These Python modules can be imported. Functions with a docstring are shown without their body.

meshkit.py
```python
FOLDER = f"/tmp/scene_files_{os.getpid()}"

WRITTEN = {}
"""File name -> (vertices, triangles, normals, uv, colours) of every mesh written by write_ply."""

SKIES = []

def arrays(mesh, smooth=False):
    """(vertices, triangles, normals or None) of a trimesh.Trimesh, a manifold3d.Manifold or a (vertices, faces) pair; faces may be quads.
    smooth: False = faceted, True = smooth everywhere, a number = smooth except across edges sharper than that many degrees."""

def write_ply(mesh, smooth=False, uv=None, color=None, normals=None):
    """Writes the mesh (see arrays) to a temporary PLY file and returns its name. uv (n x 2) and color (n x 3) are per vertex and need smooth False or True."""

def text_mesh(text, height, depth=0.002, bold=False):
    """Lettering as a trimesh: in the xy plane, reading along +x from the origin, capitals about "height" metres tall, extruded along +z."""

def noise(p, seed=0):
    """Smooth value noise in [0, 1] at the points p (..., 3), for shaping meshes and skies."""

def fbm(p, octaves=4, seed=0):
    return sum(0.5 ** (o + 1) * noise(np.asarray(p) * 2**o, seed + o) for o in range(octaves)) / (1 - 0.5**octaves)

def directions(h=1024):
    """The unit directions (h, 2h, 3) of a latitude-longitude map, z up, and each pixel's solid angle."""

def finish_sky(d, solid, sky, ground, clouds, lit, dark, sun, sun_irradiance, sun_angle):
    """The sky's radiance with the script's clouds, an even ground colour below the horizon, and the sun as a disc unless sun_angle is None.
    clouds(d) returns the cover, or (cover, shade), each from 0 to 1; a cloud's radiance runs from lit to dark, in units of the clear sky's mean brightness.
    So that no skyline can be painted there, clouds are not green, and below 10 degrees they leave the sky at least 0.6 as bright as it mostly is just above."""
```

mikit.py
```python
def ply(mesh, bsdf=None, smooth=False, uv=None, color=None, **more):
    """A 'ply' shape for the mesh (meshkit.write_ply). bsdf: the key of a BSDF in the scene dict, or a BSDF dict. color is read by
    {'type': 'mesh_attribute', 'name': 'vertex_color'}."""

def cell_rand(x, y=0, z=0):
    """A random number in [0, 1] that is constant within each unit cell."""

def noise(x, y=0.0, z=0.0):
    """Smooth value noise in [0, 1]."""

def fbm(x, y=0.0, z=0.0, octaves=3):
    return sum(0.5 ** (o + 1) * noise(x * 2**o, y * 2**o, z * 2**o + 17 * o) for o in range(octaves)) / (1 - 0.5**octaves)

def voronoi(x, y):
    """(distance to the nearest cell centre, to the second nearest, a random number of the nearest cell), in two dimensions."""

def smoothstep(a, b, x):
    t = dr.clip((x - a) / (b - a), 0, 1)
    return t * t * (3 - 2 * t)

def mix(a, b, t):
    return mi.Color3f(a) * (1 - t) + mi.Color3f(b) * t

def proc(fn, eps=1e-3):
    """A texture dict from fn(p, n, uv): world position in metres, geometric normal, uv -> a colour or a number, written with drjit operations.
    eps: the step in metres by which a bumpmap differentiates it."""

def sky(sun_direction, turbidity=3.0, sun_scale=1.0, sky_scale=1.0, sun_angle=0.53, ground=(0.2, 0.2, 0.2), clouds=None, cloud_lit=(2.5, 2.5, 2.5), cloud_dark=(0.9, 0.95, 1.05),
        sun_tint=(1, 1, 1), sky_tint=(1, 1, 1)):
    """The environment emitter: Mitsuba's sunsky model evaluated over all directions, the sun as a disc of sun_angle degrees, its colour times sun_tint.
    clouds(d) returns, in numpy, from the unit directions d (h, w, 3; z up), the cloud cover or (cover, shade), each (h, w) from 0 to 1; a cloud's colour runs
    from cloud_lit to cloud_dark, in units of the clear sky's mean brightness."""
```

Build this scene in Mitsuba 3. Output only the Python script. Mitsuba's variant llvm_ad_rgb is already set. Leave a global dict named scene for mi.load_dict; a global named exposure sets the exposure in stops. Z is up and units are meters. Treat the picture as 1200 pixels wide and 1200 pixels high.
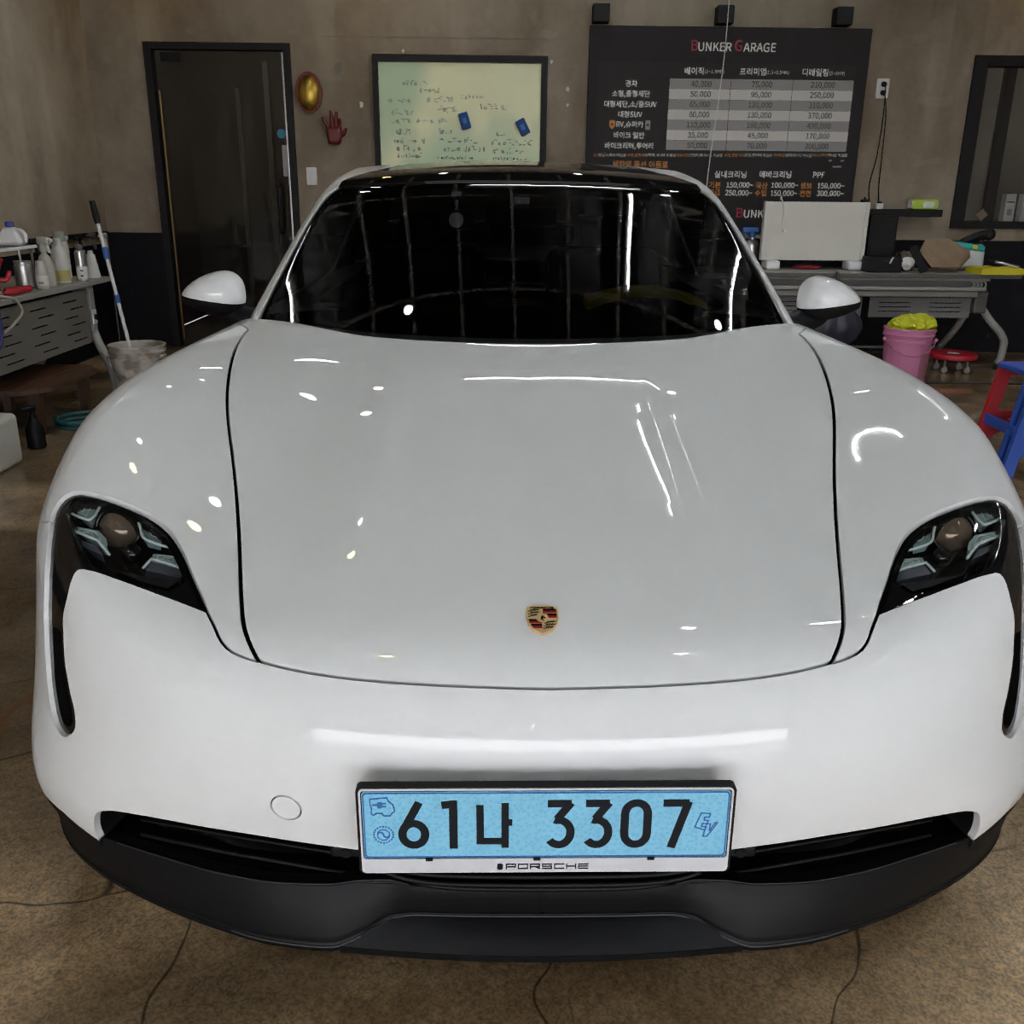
import math, glob, random
import numpy as np
import trimesh, shapely
from shapely import geometry as sg, affinity
from scipy.interpolate import RectBivariateSpline, CubicSpline, PchipInterpolator
import mitsuba as mi
import drjit as dr
import mikit, meshkit
from mikit import noise, fbm, voronoi, cell_rand, smoothstep, mix, proc

T = mi.ScalarTransform4f
scene, labels = {}, {}

# ---------------------------------------------------------------- camera
# world: car nose at y = 0, car runs towards +y, x to the right, z up, metres
CAM = np.array([-0.074, -1.163, 1.28])
PITCH, YAW, ROLL, FOCAL = math.radians(18.7), math.radians(0.93), math.radians(0.6), 1108.0
_f = np.array([math.sin(YAW) * math.cos(PITCH), math.cos(YAW) * math.cos(PITCH), -math.sin(PITCH)])
_r = np.array([math.cos(YAW), -math.sin(YAW), 0.0])
_u = np.cross(_r, _f)
CAM_F, CAM_U = _f, _u * math.cos(ROLL) - _r * math.sin(ROLL)
CAM_R = np.cross(CAM_F, CAM_U)
scene['camera'] = {'type': 'perspective', 'fov': math.degrees(2 * math.atan(600 / FOCAL)), 'fov_axis': 'x', 'near_clip': 0.02, 'far_clip': 200.0,
                   'to_world': T().look_at(origin=CAM.tolist(), target=(CAM + CAM_F).tolist(), up=CAM_U.tolist())}
exposure = 0.55

# ---------------------------------------------------------------- light: overcast sky behind the photographer, LED lamps on the ceiling
scene['sky'] = mikit.sky((0.3, -0.5, 0.8), turbidity=6.0, sun_scale=0.0, sky_scale=27.0, ground=(0.3, 0.3, 0.3),
                         clouds=lambda d: np.ones(d.shape[:2]) * 0.97, cloud_lit=(1.0, 1.0, 1.02), cloud_dark=(0.8, 0.8, 0.85))
# ---------------------------------------------------------------- curved shells: a surface seen from an inner axis
def smax(a, b, k):
    h = np.clip(0.5 + 0.5 * (a - b) / k, 0, 1)
    return b * (1 - h) + a * h + k * h * (1 - h)

def grid_fn(xs, ys, table):
    s = RectBivariateSpline(ys, xs, np.array(table, float), kx=3, ky=3)
    return lambda x, y, dx=0, dy=0: s.ev(np.clip(y, ys[0], ys[-1]), np.clip(x, xs[0], xs[-1]), dx=dy, dy=dx)

class Shell:
    """A surface r(m, g) around an axis along x through c: g turns from the front (0) over the top, m runs along x (conformal)."""
    def __init__(self, F, c, m_max, g0, g1, nm, ng, rmax=3.0, half=True):
        self.c = np.array(c, float)
        self.ms, self.gs = np.linspace(0, m_max, nm), np.linspace(g0, g1, ng)
        M, G = np.meshgrid(self.ms, self.gs, indexing='ij')
        d = self.direction(M.ravel(), G.ravel())
        lo, hi = np.full(len(d), 0.05), np.full(len(d), rmax)
        for _ in range(26):
            mid = (lo + hi) / 2
            inside = F(self.c + d * mid[:, None]) < 0
            lo, hi = np.where(inside, mid, lo), np.where(inside, hi, mid)
        R = ((lo + hi) / 2).reshape(nm, ng)
        self.R = R
        full = np.vstack([R[:0:-1], R])
        self.mf = np.concatenate([-self.ms[:0:-1], self.ms])
        self.spl = RectBivariateSpline(self.mf, self.gs, full, kx=3, ky=3)
        self.m_max, self.g0, self.g1 = m_max, g0, g1
        self.step = (self.ms[1] - self.ms[0], self.gs[1] - self.gs[0])

    @staticmethod
    def direction(m, g):
        ca, sa = 1 / np.cosh(m), np.tanh(m)
        return np.stack([sa, -ca * np.cos(g), ca * np.sin(g)], -1)

    def P(self, m, g, off=0.0):
        """(points, normals) at domain points, moved inwards by off metres."""
        m, g = np.asarray(m, float), np.asarray(g, float)
        d, r = self.direction(m, g), self.spl.ev(m, g)
        ca, sa = 1 / np.cosh(m), np.tanh(m)
        dm = np.stack([ca * ca, ca * sa * np.cos(g), -ca * sa * np.sin(g)], -1)
        dg = np.stack([0 * m, ca * np.sin(g), ca * np.cos(g)], -1)
        pm = d * self.spl.ev(m, g, dx=1)[..., None] + dm * r[..., None]
        pg = d * self.spl.ev(m, g, dy=1)[..., None] + dg * r[..., None]
        n = np.cross(pm, pg)
        n /= np.linalg.norm(n, axis=-1, keepdims=True)
        n *= np.sign((n * d).sum(-1, keepdims=True))
        return self.c + d * r[..., None] - n * np.asarray(off)[..., None], n

    def domain(self, p):
        q = np.asarray(p, float) - self.c
        rho = np.hypot(q[..., 1], q[..., 2])
        g = np.arctan2(q[..., 2], -q[..., 1])
        g = np.where(g < self.g0 - 0.3, g + 2 * np.pi, g)
        return np.arcsinh(q[..., 0] / rho), g, np.linalg.norm(q, axis=-1)

    def hit(self, o, d, tmax=6.0, n=1500):
        """Domain points where the rays o + t d first meet the surface (nan where they miss)."""
        d = np.atleast_2d(d)
        ts = np.linspace(0.3, tmax, n)
        pts = o + d[:, None] * ts[None, :, None]
        m, g, rho = self.domain(pts)
        ok = (abs(m) <= self.m_max) & (g >= self.g0) & (g <= self.g1)
        f = np.where(ok, rho - self.spl.ev(np.clip(m, -self.m_max, self.m_max), np.clip(g, self.g0, self.g1)), 9)
        out = np.full((len(d), 2), np.nan)
        for i in range(len(d)):
            k = np.nonzero((f[i, :-1] > 0) & (f[i, 1:] <= 0))[0]
            if len(k):
                a, b = ts[k[0]], ts[k[0] + 1]
                for _ in range(25):
                    c = (a + b) / 2
                    mm, gg, rr = self.domain(o + d[i] * c)
                    if rr - self.spl.ev(mm, gg) > 0: a = c
                    else: b = c
                out[i] = self.domain(o + d[i] * b)[:2]
        return out

    def patch(self, poly, off=0.0, coarse=1):
        """(vertices, faces, normals): the surface inside the domain polygon, cut exactly along its outline."""
        sm, sg_ = self.step[0] * coarse, self.step[1] * coarse
        x0, y0, x1, y1 = poly.bounds
        i0, i1 = math.floor(x0 / sm), math.ceil(x1 / sm)
        j0, j1 = math.floor((y0 - self.g0) / sg_), math.ceil((y1 - self.g0) / sg_)
        I, J = np.meshgrid(np.arange(i0, i1), np.arange(j0, j1), indexing='ij')
        I, J = I.ravel(), J.ravel()
        bx = shapely.box(I * sm, self.g0 + J * sg_, (I + 1) * sm, self.g0 + (J + 1) * sg_)
        shapely.prepare(poly)
        full = shapely.contains_properly(poly, bx)
        part = shapely.intersects(poly, bx) & ~full
        uv, tris = [], []
        a, b = I[full], J[full]
        q = np.stack([np.stack([a, b], 1), np.stack([a + 1, b], 1), np.stack([a + 1, b + 1], 1), np.stack([a, b + 1], 1)], 1)
        pts = q.reshape(-1, 2) * np.array([sm, sg_]) + np.array([0, self.g0])
        uv.append(pts)
        k = np.arange(len(a)) * 4
        tris += [np.stack([k, k + 1, k + 2], 1), np.stack([k, k + 2, k + 3], 1)]
        at = len(pts)
        for c in shapely.intersection(bx[part], poly):
            for gm in getattr(c, 'geoms', [c]):
                if gm.geom_type != 'Polygon' or gm.area < 1e-11: continue
                r = shapely.constrained_delaunay_triangles(gm) if len(gm.interiors) or len(gm.exterior.coords) > 5 else None
                if r is None:
                    v = np.array(gm.exterior.coords)[:-1]
                    t = np.array([[0, i, i + 1] for i in range(1, len(v) - 1)])
                    if not gm.exterior.is_ccw: t = t[:, ::-1]
                    uv.append(v); tris.append(t + at); at += len(v)
                else:
                    for tr in r.geoms:
                        v = np.array(tr.exterior.coords)[:3]
                        if not tr.exterior.is_ccw: v = v[::-1]
                        uv.append(v); tris.append(np.array([[0, 1, 2]]) + at); at += 3
        uv, tris = np.vstack(uv), np.vstack(tris)
        key = np.round(uv * 2e6).astype(np.int64)
        _, first, inv = np.unique(key, axis=0, return_index=True, return_inverse=True)
        uv, tris = uv[first], inv.ravel()[tris]
        tris = tris[(tris[:, 0] != tris[:, 1]) & (tris[:, 1] != tris[:, 2]) & (tris[:, 0] != tris[:, 2])]
        o = off(uv) if callable(off) else off
        p, n = self.P(uv[:, 0], uv[:, 1], o)
        e = np.cross(p[tris[:, 1]] - p[tris[:, 0]], p[tris[:, 2]] - p[tris[:, 0]])
        if (e * n[tris[:, 0]]).sum() < 0: tris = tris[:, ::-1]
        return p, tris, n

    def rim(self, line, d0, d1, closed=True, step=0.01):
        """A strip along a domain line from depth d0 to depth d1 (an edge of sheet metal)."""
        g = sg.LineString(np.array(line))
        c = np.array(shapely.segmentize(g, step).coords)
        p0, n0 = self.P(c[:, 0], c[:, 1], d0)
        p1, _ = self.P(c[:, 0], c[:, 1], d1)
        v, k = np.vstack([p0, p1]), np.arange(len(c) - 1)
        L = len(c)
        f = np.vstack([np.stack([k, k + 1, k + 1 + L], 1), np.stack([k, k + 1 + L, k + L], 1)])
        return v, f

    def panel(self, poly, thick=0.014, coarse=1, off=0.0):
        """Sheet metal: the patch and its turned-in edges."""
        v, f, n = self.patch(poly, off, coarse)
        vs, fs, ns, at = [v], [f], [n], len(v)
        for g in getattr(poly, 'geoms', [poly]):
            for ring in [g.exterior, *g.interiors]:
                rv, rf = self.rim(ring.coords, off, off + thick)
                m = trimesh.Trimesh(rv, rf, process=False)
                nn = np.array(m.vertex_normals)
                vs.append(rv); fs.append(rf + at); ns.append(nn); at += len(rv)
        return np.vstack(vs), np.vstack(fs), np.vstack(ns)

    def tube(self, line, radius, off=0.0, closed=False, sides=6, step=0.012):
        c = np.array(shapely.segmentize(sg.LineString(np.array(line)), step).coords)
        p, n = self.P(c[:, 0], c[:, 1], off)
        return sweep(p, radius, sides)

    def contour(self, fn, axis='g', guess=(0.0, 1.0), at=None):
        """For each value in at: the other coordinate where fn(P) crosses zero, searched along guess."""
        out = []
        t = np.linspace(guess[0], guess[1], 400)
        for a in at:
            m, g = (np.full_like(t, a), t) if axis == 'g' else (t, np.full_like(t, a))
            p, _ = self.P(m, g)
            f = fn(p)
            k = np.nonzero(f[:-1] * f[1:] <= 0)[0]
            out.append(t[k[0]] + (t[k[0] + 1] - t[k[0]]) * f[k[0]] / (f[k[0]] - f[k[0] + 1] + 1e-15) if len(k) else np.nan)
        return np.array(out)

def raw_ply(vfn, bsdf, **more):
    v, f, n = vfn
    path = meshkit.write_ply((v, f), normals=n)
    return {'type': 'ply', 'filename': path, 'face_normals': False, 'bsdf': {'type': 'ref', 'id': bsdf}, **more}

def sweep(points, radius, sides=6, caps=True):
    """A round tube along a polyline."""
    p = np.asarray(points, float)
    r = np.broadcast_to(np.asarray(radius, float), (len(p),))
    t = np.gradient(p, axis=0)
    t /= np.linalg.norm(t, axis=1, keepdims=True) + 1e-12
    a = np.zeros_like(p)
    ref = np.array([0, 0, 1.0]) if abs(t[0, 2]) < 0.9 else np.array([1.0, 0, 0])
    prev = np.cross(t[0], ref)
    for i in range(len(p)):
        prev = prev - t[i] * (prev @ t[i])
        prev /= np.linalg.norm(prev) + 1e-12
        a[i] = prev
    b = np.cross(t, a)
    w = np.arange(sides) * 2 * np.pi / sides
    v = (p[:, None] + r[:, None, None] * (np.cos(w)[None, :, None] * a[:, None] + np.sin(w)[None, :, None] * b[:, None])).reshape(-1, 3)
    f = []
    for i in range(len(p) - 1):
        for j in range(sides):
            k, l = i * sides + j, i * sides + (j + 1) % sides
            f += [[k, l, l + sides], [k, l + sides, k + sides]]
    if caps:
        e = (len(p) - 1) * sides
        f += [[0, j + 1, j] for j in range(1, sides - 1)] + [[e, e + j, e + j + 1] for j in range(1, sides - 1)]
    return trimesh.Trimesh(v, np.array(f), process=False)
# ---------------------------------------------------------------- materials
def rgb(r, g=None, b=None):
    c = (r, r, r) if g is None else (r, g, b)
    return {'type': 'rgb', 'value': [float(x) for x in c]}
def s2l(r, g, b):
    return [((v / 255) / 12.92 if v / 255 < .04 else ((v / 255 + .055) / 1.055) ** 2.4) for v in (r, g, b)]
def col(r, g, b):
    return rgb(*s2l(r, g, b))
def mat(name, **d):
    scene[name] = d
    return name
def two(d): return {'type': 'twosided', 'bsdf': d}
def gloss(name, c, ior=1.5):
    return mat(name, **two({'type': 'plastic', 'diffuse_reflectance': c, 'int_ior': ior, 'nonlinear': False}))
def satin(name, c, a=.3, ior=1.5, spec=1.0):
    return mat(name, **two({'type': 'roughplastic', 'diffuse_reflectance': c, 'specular_reflectance': rgb(spec), 'alpha': a, 'int_ior': ior, 'nonlinear': False}))
def matte(name, c):
    return mat(name, **two({'type': 'diffuse', 'reflectance': c}))
def metal(name, c, rough=.3, metallic=1.0):
    return mat(name, **two({'type': 'principled', 'base_color': c, 'roughness': rough, 'metallic': metallic}))

gloss('m_paint', rgb(.79, .815, .83))
gloss('m_black_gloss', rgb(.006))
satin('m_black_satin', rgb(.009, .0095, .011), .25, 1.5, .32)
satin('m_black_plastic', rgb(.010), .4, 1.5, .4)
matte('m_black_matte', rgb(.004))
satin('m_rubber', rgb(.015), .5)
mat('m_tint_glass', type='thindielectric', int_ior=1.5, specular_transmittance=rgb(.14))
mat('m_dark_glass', type='thindielectric', int_ior=1.5, specular_transmittance=rgb(.03))
mat('m_clear_lens', type='thindielectric', int_ior=1.5, specular_transmittance=rgb(.95))
mat('m_pane', type='thindielectric', int_ior=1.5, specular_transmittance=rgb(.8))
metal('m_chrome', rgb(.85), .12)
metal('m_steel', rgb(.62), .32)
metal('m_gold', rgb(.72, .52, .26), .35, .35)
satin('m_red_enamel', rgb(.30, .012, .02), .1)
satin('m_guide', rgb(.60, .74, .73), .15)  # pale tone holds what the unlit light blades reflect
satin('m_guide_dark', rgb(.27, .38, .385), .12)
satin('m_slat', rgb(.10, .115, .145), .15)
metal('m_projector', rgb(.20, .155, .115), .12, .4)
satin('m_white_plastic', rgb(.75), .25)
satin('m_plate_frame', rgb(.70, .73, .78), .2)
satin('m_ink', rgb(.010, .014, .019), .3, 1.5, .3)
satin('m_blue_ink', rgb(.03, .16, .50), .3)
def _plate(p, n, uv):
    f1, f2, w = voronoi(p.x * 130, p.z * 130)
    return mix((.17, .58, .90), (.30, .70, .96), smoothstep(.1, .5, f1) * .6 + .4 * noise(p.x * 400, p.z * 400))
satin('m_plate', proc(_plate), .3)

# ---------------------------------------------------------------- small helpers for building
def add(key, mesh, bsdf, smooth=30, **more):
    """One entry of the scene; a repeat takes the next three-digit number."""
    k, i = key, 0
    while k in scene:
        i += 1
        k = f'{key}_{i:03d}'
    scene[k] = mikit.ply(mesh, bsdf, smooth, **more)
    return k
def add_raw(key, vfn, bsdf, **more):
    k, i = key, 0
    while k in scene:
        i += 1
        k = f'{key}_{i:03d}'
    scene[k] = raw_ply(vfn, bsdf, **more)
    return k
def fresh(key):
    k, i = key, 0
    while k in labels or k in scene:
        i += 1
        k = f'{key}_{i:03d}'
    return k
def thing(key, label, cat, group=None):
    k = fresh(key)
    labels[k] = {'label': label, 'category': cat}
    if group: labels[k]['group'] = group
    return k
def struct(key, label=None):
    labels[key] = {'kind': 'structure', **({'label': label} if label else {})}
    return key
def join(*ms): return trimesh.util.concatenate([m for m in ms])
def box(size, at=(0, 0, 0), rot=None):
    m = trimesh.creation.box(size)
    if rot is not None: m.apply_transform(rot)
    m.apply_translation(at)
    return m
def rbox(size, at=(0, 0, 0), r=.01, n=3, rot=None):
    """A box with rounded edges."""
    s = np.array(size, float) / 2
    r = min(r, s.min() * .98)
    ico = trimesh.creation.icosphere(subdivisions=n - 1).vertices * r
    pts = np.vstack([ico + (s - r) * np.array(k) for k in np.ndindex(2, 2, 2) for k in [[2 * i - 1 for i in k]]])
    m = trimesh.convex.convex_hull(pts)
    if rot is not None: m.apply_transform(rot)
    m.apply_translation(at)
    return m
def rrect(w, h, r, n=6):
    return sg.box(-w / 2 + r, -h / 2 + r, w / 2 - r, h / 2 - r).buffer(r, quad_segs=n)
def extrude(poly, d):
    return join(*[trimesh.creation.extrude_polygon(g, d, engine='earcut') for g in getattr(poly, 'geoms', [poly]) if g.area > 1e-12])
def upright(m, at=(0, 0, 0)):
    """A mesh drawn in the xy plane, stood up to face -y (towards the camera), front at y = at.y."""
    v = m.vertices.copy()
    m = m.copy()
    m.vertices = np.stack([v[:, 0], -v[:, 2], v[:, 1]], 1) + np.array(at)
    return m
def rot(axis, deg): return trimesh.transformations.rotation_matrix(math.radians(deg), axis)
def lathe(profile, n=32, at=(0, 0, 0)):
    m = trimesh.creation.revolve(np.array(profile, float), sections=n)
    m.apply_translation(at)
    return m
def cyl(r, h, at=(0, 0, 0), n=24, r2=None, bevel=0.0):
    r2 = r if r2 is None else r2
    b = bevel
    return lathe([(0, 0), (r - b, 0), (r, b), (r2, h - b), (r2 - b, h), (0, h)] if b else [(0, 0), (r, 0), (r2, h), (0, h)], n, at)
def loft(rows, closed=False):
    """A quad surface through rows of points (all of one length)."""
    a = np.array(rows, float)
    n, k = a.shape[:2]
    i, j = np.meshgrid(np.arange(n - 1), np.arange(k if closed else k - 1), indexing='ij')
    j2 = (j + 1) % k
    f = np.stack([i * k + j, i * k + j2, (i + 1) * k + j2, (i + 1) * k + j], -1).reshape(-1, 4)
    return trimesh.Trimesh(a.reshape(-1, 3), np.vstack([f[:, [0, 1, 2]], f[:, [0, 2, 3]]]), process=False)
def smooth_line(pts, n=60):
    p = np.array(pts, float)
    t = np.concatenate([[0], np.cumsum(np.linalg.norm(np.diff(p, axis=0), axis=1))])
    return PchipInterpolator(t, p)(np.linspace(0, t[-1], n))
# ---------------------------------------------------------------- the car's body as a smooth solid
_hx = [0, .18, .34, .50, .62, .74, .84, .92, 1.02]
_hy = [-.2, 0., .10, .20, .35, .50, .70, .93, 1.20, 1.45, 1.70, 2.2, 3.0, 3.8, 4.4, 5.0]
_ht = [
    [0.500, 0.500, 0.500, 0.500, 0.500, 0.500, 0.506, 0.518, 0.520],
    [0.592, 0.592, 0.590, 0.588, 0.585, 0.585, 0.586, 0.588, 0.570],
    [0.632, 0.632, 0.630, 0.628, 0.632, 0.637, 0.636, 0.628, 0.600],
    [0.664, 0.664, 0.662, 0.660, 0.668, 0.680, 0.681, 0.668, 0.630],
    [0.705, 0.705, 0.702, 0.698, 0.712, 0.737, 0.744, 0.723, 0.670],
    [0.742, 0.742, 0.738, 0.732, 0.748, 0.782, 0.796, 0.768, 0.700],
    [0.787, 0.787, 0.781, 0.774, 0.790, 0.828, 0.856, 0.847, 0.770],
    [0.832, 0.831, 0.825, 0.818, 0.832, 0.862, 0.891, 0.887, 0.800],
    [0.876, 0.875, 0.870, 0.865, 0.872, 0.888, 0.907, 0.904, 0.820],
    [0.910, 0.909, 0.906, 0.902, 0.904, 0.908, 0.914, 0.912, 0.830],
    [0.945, 0.944, 0.942, 0.938, 0.932, 0.926, 0.919, 0.916, 0.840],
    [0.960, 0.960, 0.960, 0.958, 0.955, 0.945, 0.926, 0.917, 0.850],
    [0.960, 0.960, 0.960, 0.960, 0.955, 0.945, 0.929, 0.922, 0.860],
    [0.980, 0.980, 0.980, 0.980, 0.975, 0.965, 0.946, 0.937, 0.880],
    [1.000, 1.000, 1.000, 0.995, 0.985, 0.965, 0.936, 0.922, 0.870],
    [0.960, 0.960, 0.955, 0.950, 0.930, 0.900, 0.871, 0.852, 0.800]]
H_top = grid_fn(_hx, _hy, _ht)
_fx = [0, .2, .4, .55, .68, .78, .86, .92, .98, 1.05]
_fz = [.2, .36, .44, .52, .60, .70, .80]
_plan_low = np.array([0, .005, .026, .060, .110, .172, .246, .330, .47, .74])
_plan_mid = np.array([0, .006, .030, .068, .135, .216, .315, .435, .62, .90])
_mid = 1 - np.clip(np.array(_fx) / .80, 0, 1) ** 2
Y_front = grid_fn(_fx, _fz, [_plan_low + .05, _plan_low + .014, _plan_low * .45 + _plan_mid * .55, _plan_low * .1 + _plan_mid * .9 + .008 * _mid, _plan_mid * 1.02 + .012 + .029 * _mid, _plan_mid * 1.02 + .045 + .05 * _mid, _plan_mid + .11 + .06 * _mid])
_sy = [-.2, 0.3, .6, .9, 1.3, 1.8, 2.3, 3.0, 3.7, 4.2, 4.6, 5.0]
_sz = [.15, .30, .45, .60, .75, .90, 1.0]
_w = np.array([.93, .955, .972, .978, .965, .945, .94, .95, .985, .983, .955, .90])
W_side = grid_fn(_sz, _sy, [[a - .035, a - .008, a, a - .003, a - .022, a - .07, a - .12] for a in _w])

def F_body(p):
    x, y, z = np.abs(p[:, 0]), p[:, 1], p[:, 2]
    rd = np.clip((y - .20) / .3, 0, 1) * np.clip((1.15 - y) / .25, 0, 1)
    top = (z - H_top(x, y) + .0055 * rd * (1 - np.clip((x - .265) / .05, 0, 1) ** 2 * (3 - 2 * np.clip((x - .265) / .05, 0, 1)))) / np.sqrt(1 + H_top(x, y, 1, 0) ** 2 + H_top(x, y, 0, 1) ** 2)
    fx = Y_front(x, z, 1, 0)
    front = (Y_front(x, z) - y) / np.sqrt(1 + fx ** 2 + Y_front(x, z, 0, 1) ** 2)
    side = (x - W_side(z, y)) / np.sqrt(1 + W_side(z, y, 1, 0) ** 2)
    rear = (y - (4.96 - .25 * x ** 2 - .5 * np.maximum(z - .75, 0) ** 2 * 4)) * .9
    f = smax(top, front, .07)
    f = smax(f, side, .075)
    f = smax(f, rear, .15)
    return smax(f, .16 - z, .05)

front_shell = Shell(F_body, (0, .93, .36), 2.45, math.radians(-32), math.radians(195), 260, 480, rmax=2.5)

_roof = PchipInterpolator([.6, 1.2, 1.40, 1.6, 1.8, 2.0, 2.25, 2.5, 2.9, 3.3, 3.8, 4.2, 4.6, 5.2], [.50, .815, .925, 1.030, 1.127, 1.218, 1.316, 1.367, 1.397, 1.372, 1.265, 1.12, .96, .70])
_wg = PchipInterpolator([1.0, 1.5, 2.0, 2.6, 3.3, 4.0, 4.6, 5.0], [.75, .808, .832, .850, .835, .78, .67, .56])
def R_roof(x, y):
    k = 1 - .62 * np.clip((y - 1.7) / .9, 0, 1) ** 2 * (3 - 2 * np.clip((y - 1.7) / .9, 0, 1))
    return _roof(y - .42 * x ** 2 * k) - .11 * x ** 2 * (1 - k)

def F_cabin(p):
    x, y, z = np.abs(p[:, 0]), p[:, 1], p[:, 2]
    e = 2e-3
    R = R_roof(x, y)
    sx, sy = (R_roof(x + e, y) - R) / e, (R_roof(x, y + e) - R) / e
    top = (z - R) / np.sqrt(1 + sx ** 2 + sy ** 2)
    side = (x - (_wg(y) - .40 * (z - .92))) / 1.08
    return smax(smax(top, side, .05), .72 - z, .03)

cabin_shell = Shell(F_cabin, (0, 2.9, .80), 2.2, math.radians(-5), math.radians(185), 180, 400, rmax=2.6)
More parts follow.
